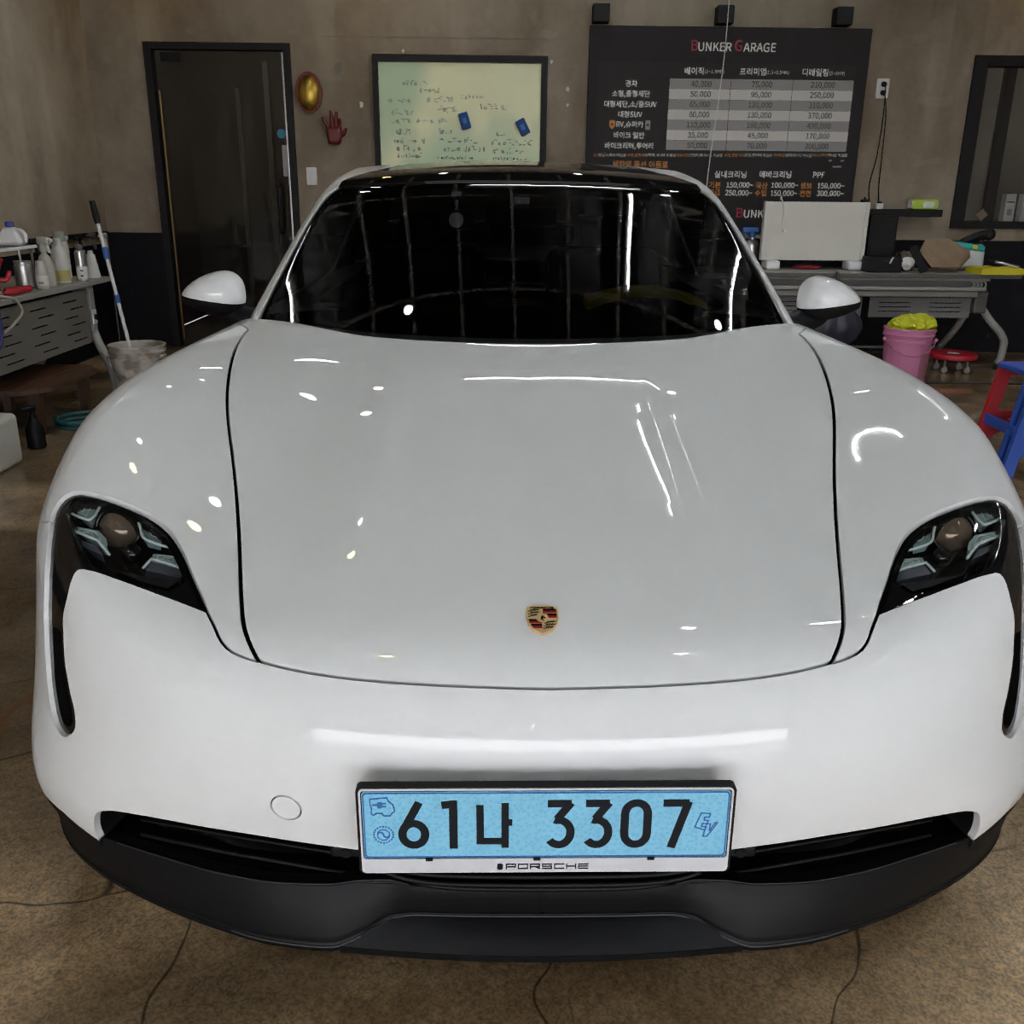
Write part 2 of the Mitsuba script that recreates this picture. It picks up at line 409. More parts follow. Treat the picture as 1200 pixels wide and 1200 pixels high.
# car outlines on the shell, (m, g) on the right-hand half
L = {
    'hood_side': [(0.8634, 2.3648), (0.9052, 2.3086), (0.9541, 2.2302), (1.0467, 2.0317), (1.1198, 1.7503), (1.1324, 1.4277), (1.0621, 1.089), (0.8699, 0.7251), (0.6874, 0.5114), (0.56, 0.3908), (0.4771, 0.3005)],
    'hood_front': [(0.4765, 0.2992), (0.4188, 0.2873), (0.3046, 0.274), (0.1666, 0.2669), (0.0089, 0.2627)],
    'lamp_top': [(0.4759, 0.2979), (0.5011, 0.3041), (0.5302, 0.3143), (0.5551, 0.3303), (0.5845, 0.3556), (0.6165, 0.3795), (0.7233, 0.4616), (0.8038, 0.5314), (0.8739, 0.5936), (0.921, 0.6306), (0.9605, 0.6569), (1.0062, 0.6817), (1.0309, 0.691), (1.0525, 0.6952), (1.0748, 0.6819), (1.0806, 0.6556), (1.0641, 0.602)],
    'vent_out': [(1.0641, 0.602), (1.0337, 0.5312), (1.017, 0.4662), (1.0372, 0.3514), (1.0242, 0.2367), (0.9924, 0.1344), (0.9633, 0.0994), (0.9287, 0.0902)],
    'vent_in': [(0.9287, 0.0902), (0.892, 0.1079), (0.871, 0.1334), (0.8699, 0.1564), (0.8884, 0.2104), (0.9079, 0.2836), (0.9102, 0.3503), (0.8988, 0.4112), (0.9003, 0.4464), (0.8983, 0.4635), (0.8877, 0.469)],
    'lamp_bot': [(0.8877, 0.469), (0.8552, 0.4618), (0.8032, 0.4439), (0.7241, 0.4155), (0.6165, 0.3795)],
    'seam': [(1.0641, 0.602), (1.1058, 0.6049)],
    'lens': [(1.0466, 0.6391), (1.0461, 0.6606), (1.0375, 0.6774), (1.0208, 0.6783), (0.9948, 0.668), (0.9351, 0.6332), (0.8782, 0.5925), (0.835, 0.5562), (0.7853, 0.5119), (0.7295, 0.4635), (0.716, 0.4434), (0.7181, 0.4263), (0.7736, 0.4386), (0.8431, 0.4666), (0.8862, 0.4857), (0.9346, 0.5254), (1.0192, 0.6126)],
    'slot': [(0.9964, 0.334), (0.9456, 0.3286), (0.937, 0.2719), (0.9173, 0.2024), (0.8985, 0.149), (0.9008, 0.1288), (0.9268, 0.1111), (0.9524, 0.1195), (0.9743, 0.1543), (0.996, 0.2421)],
    'drl1': [(1.1019, 0.7086), (1.0283, 0.7145), (0.998, 0.6451), (0.9988, 0.6396), (1.0804, 0.6685)],
    'blade1': [(1.0924, 0.687), (1.0695, 0.6584), (0.9877, 0.6257), (0.9885, 0.6341), (1.0035, 0.6682), (1.0219, 0.7091)],
    'drl2': [(1.0127, 0.6123), (0.96, 0.6061), (0.9325, 0.5827), (0.9021, 0.5469), (0.9415, 0.5781), (1.0153, 0.5978)],
    'blade2': [(1.0072, 0.5916), (0.9962, 0.5876), (0.932, 0.5657), (0.8843, 0.526)],
    'slat2': [(1.012, 0.5837), (0.9376, 0.5662), (0.9078, 0.5406), (0.9996, 0.5666)],
    'drl3': [(0.9518, 0.6637), (0.8894, 0.6244), (0.8441, 0.5771), (0.8909, 0.5933), (0.9261, 0.6295)],
    'blade3': [(0.9614, 0.6717), (0.9163, 0.6142), (0.8785, 0.5751), (0.8265, 0.5557)],
    'drl4': [(0.8487, 0.547), (0.8159, 0.543), (0.7738, 0.5091), (0.8378, 0.5319)],
    'blade4': [(0.8166, 0.4948), (0.8285, 0.5201), (0.8027, 0.5115), (0.7576, 0.4936)],
    'slat4': [(0.8365, 0.5292), (0.7768, 0.5092), (0.7633, 0.489), (0.8243, 0.5065)],
    'tri': [(0.8463, 0.4808), (0.7907, 0.4698), (0.7381, 0.4588), (0.7366, 0.4419), (0.776, 0.4541)],
    'proj': [(0.9659, 0.6485)],
    'projb': [(0.8931, 0.5696)],
    'tow': [(0.4148, 0.0568), (0.3903, 0.0596), (0.4102, 0.0866), (0.4397, 0.0537), (0.4207, 0.0243)],
    'emblem': [(0.0056, 0.3655)],
    'intake_top': [(0.8658, -0.1675), (0.8401, -0.0715), (0.8202, -0.0549), (0.7638, -0.0331), (0.6261, -0.017), (0.5118, -0.0156), (0.3779, -0.0232), (0.3185, -0.0284), (0.2245, -0.0377), (0.1113, -0.0423), (-0.0028, -0.0431)],
    'corner': [(0.8658, -0.1675), (0.9543, -0.1496), (0.9958, -0.1016)],
    'crease': [(0.4105, 0.538), (0.5658, 0.9761), (0.6347, 1.6059)],
}
G = {
    'ws_bottom': [(0.5697, 0.0795), (0.4599, 0.0762), (0.259, 0.0743), (0.0068, 0.0729)],
    'ws_side': [(0.5783, 0.0792), (0.6249, 0.1681), (0.7, 0.345), (0.7537, 0.5174), (0.7659, 0.6271), (0.7629, 0.7054)],
    'ws_top': [(0.7629, 0.7054), (0.714, 0.7059), (0.6245, 0.7023), (0.5037, 0.691), (0.2903, 0.6805), (-0.0054, 0.671)],
}
# ---------------------------------------------------------------- the car
FS, CS = front_shell, cabin_shell
CAR = thing('car', 'white sports sedan with black glass roof and light blue number plate', 'car')

def crv(pts, n=50):
    return [tuple(p) for p in smooth_line(pts, n)]
def flip(pts): return [(-a, b) for a, b in pts]
def fair(pts, deg=5, n=60):
    p = np.array(pts); t = np.concatenate([[0], np.cumsum(np.linalg.norm(np.diff(p, axis=0), axis=1))]); t /= t[-1]
    w = np.ones(len(t)); w[0] = w[-1] = 30
    u = np.linspace(0, 1, n)
    return [tuple(q) for q in np.stack([np.polyval(np.polyfit(t, p[:, k], deg, w=w), u) for k in (0, 1)], 1)]
HS, LT, VO, VI, LB = (crv(L[k]) for k in ('hood_side', 'lamp_top', 'vent_out', 'vent_in', 'lamp_bot'))
HS = fair(L['hood_side'], 4)
HF = fair(L['hood_front'][:-1] + [(0.0, L['hood_front'][-1][1])], 4)
IT = crv(L['intake_top'][:-1] + [(0.0, L['intake_top'][-1][1])])

# where planes and circles meet the front shell
_g = np.radians(np.linspace(-31.9, 194.9, 160))
_am = FS.contour(lambda p: np.hypot(p[:, 1] - .93, p[:, 2] - .36) - .372, 'm', (.6, 2.44), _g)
ARCH = [(a, b) for a, b in zip(_am, _g) if not np.isnan(a)]
_g2 = np.radians(np.linspace(146, 194.9, 60))
_dm = FS.contour(lambda p: p[:, 1] - 1.74, 'm', (.05, 2.44), _g2)
DOORCUT = [(a, b) for a, b in zip(_dm, _g2) if not np.isnan(a)]
_m3 = np.linspace(0, .9, 24)
_cg = FS.contour(lambda p: p[:, 1] - 1.41 - .40 * p[:, 0] ** 2, 'g', (math.radians(80), math.radians(165)), _m3)
COWL = [(a, b) for a, b in zip(_m3, _cg) if not np.isnan(b)]
_m4 = np.linspace(L['corner'][1][0] + .03, 2.3, 30)
_sg = FS.contour(lambda p: p[:, 2] - .258, 'g', (math.radians(-28), math.radians(30)), _m4)
SEAM = L['corner'][:2] + [(a, b) for a, b in zip(_m4, _sg) if not np.isnan(b)]
_sg = FS.contour(lambda p: p[:, 2] - .725, 'g', (math.radians(10), math.radians(89)), np.linspace(L['seam'][-1][0] + .02, 2.4, 30))
FSEAM = L['seam'] + [(a, b) for a, b in zip(np.linspace(L['seam'][-1][0] + .02, 2.4, 30), _sg) if not np.isnan(b)]

ARCHP = sg.Polygon(ARCH + [(3, ARCH[-1][1]), (3, ARCH[0][1])]).buffer(0)
hood_back = [(a, b) for a, b in COWL if a < L['hood_side'][0][0] - .03]
HOOD = sg.Polygon([(0, COWL[0][1])] + hood_back[1:] + HS + HF[1:]).buffer(0)
FENDER = sg.Polygon(hood_back[-1:] + HS + LT[1:] + FSEAM[1:] + [(3, FSEAM[-1][1]), (3, _g2[-1])] + DOORCUT[::-1] + [(.6, DOORCUT[0][1])]).buffer(0).difference(ARCHP)
BLACK = sg.Polygon(LT + VO[1:] + VI[1:] + LB[1:]).buffer(0)
LENS = sg.Polygon(crv(L['lens'] + L['lens'][:1], 90)).buffer(0)
SLOT = sg.Polygon(crv(L['slot'] + L['slot'][:1], 60)).buffer(0)
LOW = sg.Polygon([(0, IT[-1][1])] + IT[::-1][1:] + SEAM[1:] + [(3, SEAM[-1][1]), (3, -.55), (0, -.55)]).buffer(0)
def both(poly): return shapely.union_all([poly.buffer(1e-6), affinity.scale(poly, -1, 1, origin=(0, 0)).buffer(1e-6)]).simplify(1e-6)
ALLH = sg.Polygon([(0, -.55), (3, -.55), (3, 3.3), (0, 3.3)])
BUMPER = ALLH.difference(shapely.union_all([HOOD, FENDER, BLACK, LOW, ARCHP.buffer(1e-6), sg.Polygon([(0, HF[-1][1])] + HF[::-1] + LT + FSEAM[1:] + [(3, FSEAM[-1][1]), (3, 3.4), (0, 3.4)]).buffer(0)]))
BUMPER = max(getattr(BUMPER, 'geoms', [BUMPER]), key=lambda g: g.area)
TOW = sg.Point(L['tow'][0]).buffer(abs(L['tow'][1][0] - L['tow'][3][0]) / 2)

def shell_part(name, poly, bsdf, gap=.0022, thick=.014, coarse=1, off=0.0):
    return add_raw(f'{CAR}__{name}', FS.panel(poly.buffer(-gap) if gap else poly, thick, coarse, off), bsdf)
shell_part('hood', both(HOOD), 'm_paint', .0030)
for s in (-1, 1):
    shell_part('fender', affinity.scale(FENDER, s, 1, origin=(0, 0)), 'm_paint', .0024)
towl = affinity.scale(TOW, -1, 1, origin=(0, 0))
shell_part('bumper', both(BUMPER).difference(towl), 'm_paint', .0012)
shell_part('tow_eye_cover', towl, 'm_paint', .0016)
labels[f'{CAR}__tow_eye_cover'] = {'label': 'round tow eye cover flush in the white bumper'}
# dark structure behind the panel gaps
inner = both(ALLH.difference(shapely.union_all([BLACK.buffer(-.006), LOW, ARCHP.buffer(.01), sg.Polygon([(0, 2.45), (3, 2.45), (3, 3.4), (0, 3.4)])])))
scene[f'{CAR}__inner_structure'] = raw_ply(FS.patch(inner, .016, 2), 'm_black_matte')
# lower black valance beside the intake
cornerm = L['corner'][0][0]
VAL = LOW.intersection(sg.box(cornerm + .004, -.6, 3, 1)).difference(ARCHP)
for s in (-1, 1):
    shell_part('valance', affinity.scale(VAL, s, 1, origin=(0, 0)), 'm_black_satin', .0015)

# lower intake: dark recess, grille bars, parking sensors
INT = both(LOW.intersection(sg.box(-1, -.6, cornerm + .004, 1)))
ik = f'{CAR}__intake_grille'
v, f, n = FS.patch(INT, .09, 2)
rv, rf = FS.rim([(a, b) for a, b in IT[::-1]] + [], .012, .09)
rv2, rf2 = FS.rim([(-a, b) for a, b in IT], .012, .09)
scene[ik] = mikit.ply(join(trimesh.Trimesh(v, f, process=False), trimesh.Trimesh(rv, rf, process=False), trimesh.Trimesh(rv2, rf2, process=False)), 'm_black_plastic', 30)
for s in (-1, 1):
    Uq = smooth_line([(s * a, b, c) for a, b, c in [(0, .055, .243), (.21, .062, .243), (.337, .064, .243), (.511, .092, .240), (.62, .134, .238), (.745, .19, .234)]], 40)
    bk = np.array([0, .10, 0.]); dk = np.array([-s * .02, .012, 0])
    add(f'{ik}__duct', loft([Uq + [0, .008, -.004], Uq + [0, .02, -.006], Uq + bk * .9 + [0, 0, -.006], Uq + bk + [0, .01, .02], Uq + bk + [0, .02, .16]]), 'm_black_matte', 40)
tl = np.array(IT)
tl = tl[tl[:, 0] < .80]
for k, (dg, o, r) in enumerate(((-.020, .030, .004), (-.055, .045, .003), (-.09, .05, .003), (-.125, .04, .004), (-.15, .03, .004))):
    ln = np.vstack([np.stack([-tl[:, 0], tl[:, 1] + dg], 1), np.stack([tl[::-1, 0], tl[::-1, 1] + dg], 1)])
    add(f'{ik}__bar', FS.tube(ln, r, o), 'm_black_satin' if k in (0, 3, 4) else 'm_black_plastic', True)
for s in (-1, 1):
    p, nn = FS.P(.335 * s, -.05, .02)
    sensor = join(rbox((.05, .03, .022), p, .006), cyl(.008, .004, n=20).apply_transform(rot([1, 0, 0], 90)).apply_translation(p + [0, -.014, 0]))
    add(f'{ik}__parking_sensor', sensor, 'm_black_satin')

# headlights and the black trim with the vertical air slot
for s in (-1, 1):
    sc = lambda g: affinity.scale(g, s, 1, origin=(0, 0))
    fl = (lambda pts: flip(pts)) if s < 0 else (lambda pts: list(pts))
    add_raw(f'{CAR}__lamp_trim', FS.panel(sc(BLACK.buffer(-.0035).difference(LENS).difference(SLOT)), .02, 1, .007), 'm_black_gloss')
    vk = f'{CAR}__air_slot' + ('' if s < 0 else '_001')
    v, f, n = FS.patch(sc(SLOT.buffer(.002)), .05, 1)
    rv, rf = FS.rim(np.array(sc(SLOT).exterior.coords), .007, .05)
    scene[vk] = mikit.ply(join(trimesh.Trimesh(v, f, process=False), trimesh.Trimesh(rv, rf, process=False)), 'm_black_plastic', 30)
    hk = f'{CAR}__headlight' + ('' if s < 0 else '_001')
    v, f, n = FS.patch(sc(LENS.buffer(.006)), .075, 1)
    rv, rf = FS.rim(np.array(sc(LENS).exterior.coords), .009, .075)
    scene[hk] = mikit.ply(join(trimesh.Trimesh(v, f, process=False), trimesh.Trimesh(rv, rf, process=False)), 'm_black_plastic', 30)
    add_raw(f'{hk}__lens', FS.patch(sc(LENS.buffer(-.0006)), .004), 'm_clear_lens')
    for q in (1, 2, 3, 4):
        P4 = sc(sg.Polygon(L[f'drl{q}']).buffer(-.002).buffer(.002))
        add_raw(f'{hk}__light_guide', FS.panel(P4, .02, 1, .03), 'm_guide_dark')
        # fine ribs of the guide
        mi_, g_ = np.array(P4.exterior.coords).mean(0)
        for w in (.35, .7):
            ring = affinity.scale(P4, w, w).exterior.coords
            add(f'{hk}__rib', FS.tube(ring, .0011, .029), 'm_guide', True)
        add(f'{hk}__daytime_light', FS.tube(fl(crv(L[f'blade{q}'], 40) if q in (1, 3) else L[f'blade{q}']), .0026, .022), 'm_guide', True)
        if f'slat{q}' in L:
            add_raw(f'{hk}__reflector', FS.panel(sc(sg.Polygon(L[f'slat{q}'])), .02, 1, .036), 'm_slat')
    add_raw(f'{hk}__brow', FS.panel(sc(sg.Polygon(L['tri'])), .03, 1, .016), 'm_black_satin')
    for nm, r in (('proj', .036), ('projb', .017)):
        m0, g0 = L[nm][0]
        p, nn = FS.P(m0 * s, g0, .05)
        d = np.array([0, -.93, .36])
        ball = trimesh.creation.uv_sphere(r, count=[20, 32])
        ball.apply_scale([1, 1, .75])
        ball.apply_transform(trimesh.geometry.align_vectors([0, 0, 1], d))
        ball.apply_translation(p - d * r * .2)
        add(f'{hk}__projector', ball, 'm_projector' if nm == 'proj' else 'm_black_gloss', True)
        ring = trimesh.creation.torus(r * 1.08, .004, 32, 8)
        ring.apply_transform(trimesh.geometry.align_vectors([0, 0, 1], d))
        ring.apply_translation(p + d * r * .05)
        if nm == 'proj': add(f'{hk}__bezel', ring, 'm_black_gloss', True)

# front lip: one sheet from the intake's lower edge down to the lip, round the inset middle piece
UL = [((0, .055, .243), (0, .062, .1835)), ((.12, .057, .243), (.12, .063, .1835)), ((.20, .061, .243), (.205, .065, .184)), ((.245, .074, .243), (.238, .064, .179)), ((.292, .072, .243), (.282, .047, .162)), ((.337, .064, .243), (.335, .033, .150)),
      ((.41, .068, .242), (.42, .044, .15)), ((.511, .092, .240), (.53, .082, .15)), ((.62, .134, .238), (.655, .142, .15)), ((.735, .186, .234), (.77, .214, .15)), ((.795, .213, .236), (.845, .280, .15)), ((.83, .24, .248), (.885, .335, .15)), ((.90, .33, .256), (.925, .42, .152)), ((.935, .50, .258), (.94, .50, .16))]
_u = np.concatenate([[0], np.cumsum([np.linalg.norm(np.subtract(b[1], a[1])) for a, b in zip(UL[:-1], UL[1:])])])
_q = np.linspace(0, _u[-1], 110)
U3, L3 = (PchipInterpolator(_u, np.array([r[k] for r in UL]))(_q) for k in (0, 1))
lk = f'{CAR}__front_lip'
satin('m_edge', rgb(.035, .037, .040), .3, 1.5, .8)  # lighter lip black, the highlight on its rounded edges put into the colour
def lip_sheet(U, Lp, thick=.014):
    dn, bk = np.array([0, 0, -1.0]), np.array([0, 1.0, 0])
    rows = [U + bk * .03 + dn * .004, U + bk * .006 + dn * .0005, U, U + (Lp - U) * .03 - [0, 0, .001]]
    for t in np.linspace(.12, .94, 9):
        rows.append(U + (Lp - U) * t + np.array([0, -.004, .004]) * math.sin(math.pi * t))
    rows += [Lp + [0, .004, .005], Lp + [0, 0, .0015], Lp + [0, 0, -.002], Lp + [0, .002, -thick * .8], Lp + [0, .008, -thick], Lp + [0, .16, -thick]]
    return np.array(rows)
for s in (-1, 1):
    M = np.array([s, 1, 1.0])
    add(f'{lk}_wing', loft(lip_sheet(U3, L3) * M), 'm_black_satin', True)
    k_ = np.nonzero((L3[:, 0] < .50))[0]
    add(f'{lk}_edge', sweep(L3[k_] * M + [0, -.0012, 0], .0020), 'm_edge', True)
    add(f'{lk}_edge', sweep(L3[k_[-1]:] * M + [0, -.0006, 0], .0012), 'm_black_satin', True)
    k2 = np.nonzero((U3[:, 0] > .20) & (U3[:, 0] < .72))[0]
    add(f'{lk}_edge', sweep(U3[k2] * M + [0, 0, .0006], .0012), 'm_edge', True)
# middle: sloping centre and the lower inset piece
ux = np.linspace(-1, 1, 41)
ut = np.stack([ux * .235, .062 - .004 * (1 - ux ** 2), .186 - .004 * (1 - ux ** 2)], 1)
ul = np.stack([ux * .32, .012 + .022 * ux ** 2, .147 + 0 * ux], 1)
ml = ut * .04 + ul * .96
add(f'{lk}_insert', loft([ut + [0, .008, -.003], ut + [0, .001, -.0045], ut * .5 + ul * .5 + [0, -.001, .001], ml + [0, 0, .0], ul + [0, 0, .0015], ul + [0, 0, -.002], ul + [0, .003, -.012], ul + [0, .14, -.013]]), 'm_black_satin', 40)
for k, (w, y, z) in enumerate(((.27, .036, .300), (.26, .036, .281), (.245, .040, .262), (.22, .050, .246))):
    gx = np.linspace(-w, w, 31)
    add(f'{ik}__slat', sweep(np.stack([gx, y + .10 * np.abs(gx) ** 2, z + .02 * (np.abs(gx) / w) ** 6], 1), .0045), 'm_black_satin', True)

# number plate
pk = f'{CAR}__number_plate'
px0, pz0, py0 = -.0035, .4285, -.035
def on_plate(poly, d=.0012, up=0.0):
    return upright(extrude(poly, d), (px0, py0 - .0105 - up, pz0)).apply_transform(trimesh.transformations.rotation_matrix(math.radians(-.35), [0, 1, 0], (px0, 0, pz0)))
scene[pk] = mikit.ply(on_plate(rrect(.530, .144, .008), .014).apply_translation([0, .014, 0]), 'm_black_satin')
add(f'{pk}__holder', on_plate(rrect(.522, .140, .007).difference(affinity.translate(rrect(.5165, .1135, .005), 0, .0105)), .003, -.001), 'm_plate_frame')
labels[f'{pk}__holder'] = {'label': 'silver plate holder with lettering on its lower bar'}
pan = affinity.translate(rrect(.514, .1105, .005), 0, .0108)
add(f'{pk}__panel', on_plate(pan.buffer(-.0005), .002), 'm_plate')
labels[f'{pk}__panel'] = {'label': 'light blue plate with fine pattern'}
add(f'{pk}__border', on_plate(affinity.translate(rrect(.511, .1075, .005), 0, .0108).difference(affinity.translate(rrect(.5075, .104, .005), 0, .0108)), .0012, .0018), 'm_blue_ink')
def stroke(*lines, w=.0115, cap='flat'):
    return shapely.union_all([sg.LineString(l).buffer(w / 2, cap_style=cap, join_style='mitre') for l in lines])
def arc(cx, cy, rx, ry, a0, a1, n=24):
    return [(cx + rx * math.cos(math.radians(a)), cy + ry * math.sin(math.radians(a))) for a in np.linspace(a0, a1, n)]
W_, H_ = .032, .068    # glyph box of the strokes' centre lines
def g6():
    return stroke(arc(.016, .018, .016, .018, 0, 360, 40), [(.0012, .024), (.0245, .0705)])
def g1(): return stroke([(.014, -.006), (.014, .0735)], [(-.002, .066), (.0155, .068)])
def g3():
    return stroke([(.000, .068), (.033, .068)], [(.0325, .069), (.0135, .0425)], [(.010, .0415)] + arc(.016, .020, .0165, .0205, 100, -140, 30))
def g0(): return stroke(arc(.016, .050, .016, .0185, 0, 180, 20) + arc(.016, .018, .016, .0185, 180, 360, 20) + [(.032, .05)])
def g7(): return stroke([(-.002, .068), (.034, .068)], [(.033, .070), (.012, -.006)])
def gna(): return stroke([(.002, .066), (.002, .006), (.032, .006)], [(.037, .069), (.037, -.005)], [(.037, .037), (.047, .037)], w=.0102)
for ch, fn, x in (('6', g6, 160), ('1', g1, 283), ('n', gna, 388), ('3', g3, 593), ('3', g3, 706), ('0', g0, 823), ('7', g7, 940)):
    gx = -.255 + (x + 10 - 57) * .510 / 1083
    add(f'{pk}__character', on_plate(affinity.translate(fn(), gx, .011 - .033), .0012, .0018), 'm_ink')
def eu(x, y): return (-.255 + (x - 57) * .510 / 1083, .011 + .054 - (y - 58) * .108 / 205)
E = sg.Polygon([eu(*p) for p in ((1060, 125), (1088, 128), (1086, 140), (1072, 139), (1069, 148), (1083, 149), (1080, 160), (1066, 159), (1063, 168), (1078, 169), (1075, 180), (1043, 170))])
V = sg.Polygon([eu(*p) for p in ((1078, 160), (1090, 160), (1088, 182), (1104, 156), (1112, 156), (1082, 200), (1070, 200))])
for q in (E, V): add(f'{pk}__mark', on_plate(q.buffer(.0006).difference(q.buffer(-.0008)), .0012, .0018), 'm_blue_ink')
carp = sg.Polygon([eu(*p) for p in ((78, 78), (128, 74), (132, 84), (146, 96), (150, 116), (142, 122), (136, 130), (118, 130), (112, 122), (96, 122), (88, 128), (80, 124), (82, 106), (78, 96))])
plug = shapely.union_all([sg.LineString([eu(86, 96), eu(100, 96)]).buffer(.0012), sg.Polygon([eu(100, 88), eu(112, 88), eu(116, 96), eu(112, 106), eu(100, 106)]), sg.LineString([eu(114, 92), eu(124, 92)]).buffer(.0009), sg.LineString([eu(114, 101), eu(124, 101)]).buffer(.0009)])
add(f'{pk}__mark', on_plate(shapely.union_all([carp.buffer(.0009).difference(carp.buffer(-.0009)), plug]), .0012, .0018), 'm_blue_ink')
cx, cy = eu(114, 190)
seal = [sg.Point(cx, cy).buffer(.0092).difference(sg.Point(cx, cy).buffer(.0082))] + [sg.Point(cx + .0137 * math.cos(a), cy + .0137 * math.sin(a)).buffer(.0013) for a in np.arange(0, 6.28, 6.2832 / 20)]
seal.append(shapely.union_all([sg.LineString(arc(cx - .004, cy, .004, .004, 180, 0)).buffer(.001), sg.LineString(arc(cx + .004, cy, .004, .004, 180, 360)).buffer(.001)]))
add(f'{pk}__mark', on_plate(shapely.union_all(seal), .0012, .0018), 'm_blue_ink')
# wide lettering of the holder bar, drawn with strokes
def wide(word, x, y, h, w, gap, lw):
    K = {'P': [[(0, 0), (0, 1), (1, 1), (1, .42), (0, .42)]], 'O': [[(0, 0), (0, 1), (1, 1), (1, 0), (0, 0)]], 'R': [[(0, 0), (0, 1), (1, 1), (1, .42), (0, .42)], [(.5, .42), (1, 0)]],
         'S': [[(1, 1), (0, 1), (0, .5), (1, .5), (1, 0), (0, 0)]], 'C': [[(1, 1), (0, 1), (0, 0), (1, 0)]], 'H': [[(0, 0), (0, 1)], [(1, 0), (1, 1)], [(0, .5), (1, .5)]], 'E': [[(1, 1), (0, 1), (0, 0), (1, 0)], [(0, .5), (1, .5)]]}
    out = []
    for c in word:
        out += [sg.LineString([(x + a * w, y + b * h) for a, b in l]).buffer(lw / 2, cap_style='square', join_style='mitre') for l in K[c]]
        x += w + gap
    return shapely.union_all(out)
add(f'{pk}__lettering', on_plate(shapely.union_all([wide('PORSCHE', -.0555, -.063, .0075, .0130, .0042, .0014), affinity.translate(rrect(.008, .010, .003), -.0645, -.0595)]), .0010, .0022), 'm_ink')
for x in (-.165, -.012, .15):
    add(f'{pk}__clip', on_plate(affinity.translate(rrect(.010, .005, .001), x, -.046), .003, .001), 'm_black_satin')

# crest on the hood
em, eg = -.0045, L['emblem'][0][1]
ep, en = FS.P(em, eg, -.001)
ex = np.array([1.0, 0, 0]); ey = np.cross(en, ex); ey /= np.linalg.norm(ey)
EM = np.eye(4); EM[:3, 0], EM[:3, 1], EM[:3, 2], EM[:3, 3] = ex, ey, en, ep
def crest(poly, d, up): 
    m = extrude(poly, d); m.apply_translation([0, 0, up]); m.apply_transform(EM); return m
shield = sg.Polygon([(-.024, .027), (-.012, .0305), (0, .0315), (.012, .0305), (.024, .027), (.0245, .005), (.022, -.010), (.015, -.023), (0, -.033), (-.015, -.023), (-.022, -.010), (-.0245, .005)])
ck = f'{CAR}__crest'
scene[ck] = mikit.ply(crest(shield.buffer(.0005), .003, 0), 'm_gold')
labels[ck] = {'label': 'shield-shaped crest in gold, red and black on the hood'}
inn = shield.buffer(-.0022)
add(f'{ck}__rim', crest(shield.difference(shield.buffer(-.0014)), .0042, 0), 'm_gold')
def stripe(x0, x1, y0, y1): return sg.box(x0, y0, x1, y1).intersection(inn)
for y0, y1, mt in ((.0195, .0235, 'm_black_gloss'), (.0145, .0185, 'm_red_enamel'), (.0085, .0125, 'm_black_gloss'), (.0035, .0075, 'm_red_enamel')):
    for q in (stripe(.001, .03, y0, y1).difference(sg.Point(0, .002).buffer(.0098)), stripe(-.03, -.001, y0 - .0235, y1 - .0235).difference(sg.Point(0, .002).buffer(.0098))):
        if q.area > 1e-7: add(f'{ck}__stripe', crest(q, .0008, .003), mt)
ant = []
for bx_, by in ((-.0215, .0195), (-.0215, .0135), (-.0215, .0075), (.003, -.0075), (.002, -.0135), (.001, -.0195)):
    ln = sg.LineString([(bx_, by - .002), (bx_ + .006, by + .0012), (bx_ + .017, by + .0025)]).buffer(.0006)
    pr = [sg.LineString([(bx_ + k, by - .001 + k * .15), (bx_ + k + .0025, by + .003 + k * .1)]).buffer(.0006) for k in (.003, .007, .011)]
    ant += [shapely.union_all([ln] + pr).intersection(inn).difference(sg.Point(0, .002).buffer(.0085))]
add(f'{ck}__antlers', crest(shapely.union_all(ant), .0008, .003), 'm_black_gloss')
small = affinity.translate(affinity.scale(shield, .32, .30, origin=(0, 0)), 0, .002)
add(f'{ck}__centre_shield', crest(small, .0012, .003), 'm_gold')
horse = shapely.union_all([sg.Polygon([(-.003, .003), (-.001, .0055), (0, .0078), (.0016, .0068), (.0008, .005), (.0035, .0035), (.0045, .001), (.003, .0005), (.002, .002), (-.0005, .0008), (.001, -.002), (.0025, -.004), (.0015, -.0045), (-.0006, -.002), (-.003, -.0035), (-.0024, -.001), (-.002, .001)])])
add(f'{ck}__horse', crest(horse, .0006, .0042), 'm_black_gloss')
add(f'{ck}__lettering', crest(wide('PORSCHE', -.0185, .0252, .0024, .0038, .0016, .0009), .0008, .003), 'm_black_gloss')

# cabin: windscreen, pillars, roof, side windows
def cab(name, poly, bsdf, gap=.002, thick=.006, off=0.0, coarse=1):
    return add_raw(f'{CAR}__{name}', CS.panel(poly.buffer(-gap) if gap else poly, thick, coarse, off), bsdf)
WB, WS, WT = crv(G['ws_bottom'][::-1], 30), crv(G['ws_side'], 30), crv(G['ws_top'], 30)
WIND = sg.Polygon([(0, -.05), (.72, -.05)] + WS + WT[1:-1] + [(0, WT[-1][1])]).buffer(0)
gr = math.radians(112)
ROOFG = sg.Polygon([(0, WT[-1][1])] + WT[::-1][1:] + [(.80, .80), (.74, 1.1), (.70, math.radians(80)), (.68, gr), (0, gr)]).buffer(0)
REARG = sg.Polygon([(0, gr), (.62, gr), (.58, math.radians(140)), (.52, math.radians(165)), (0, math.radians(165))])
SIDEG = sg.Polygon([(1.25, .04), (.95, .28), (.92, .60), (.93, .95), (.96, 1.3), (.97, 1.6), (.94, 2.0), (.98, 2.35), (1.6, 2.75), (3, 2.9), (3, .04)])
FRAME = sg.Polygon([(0, -.05), (2.2, -.05), (2.2, math.radians(184)), (0, math.radians(184))]).difference(shapely.union_all([WIND.buffer(.0015), ROOFG, REARG, SIDEG.intersection(sg.box(0, 0, 2.2, 3))]))
scene[f'{CAR}__windscreen'] = raw_ply(CS.patch(both(WIND), .004), 'm_tint_glass')
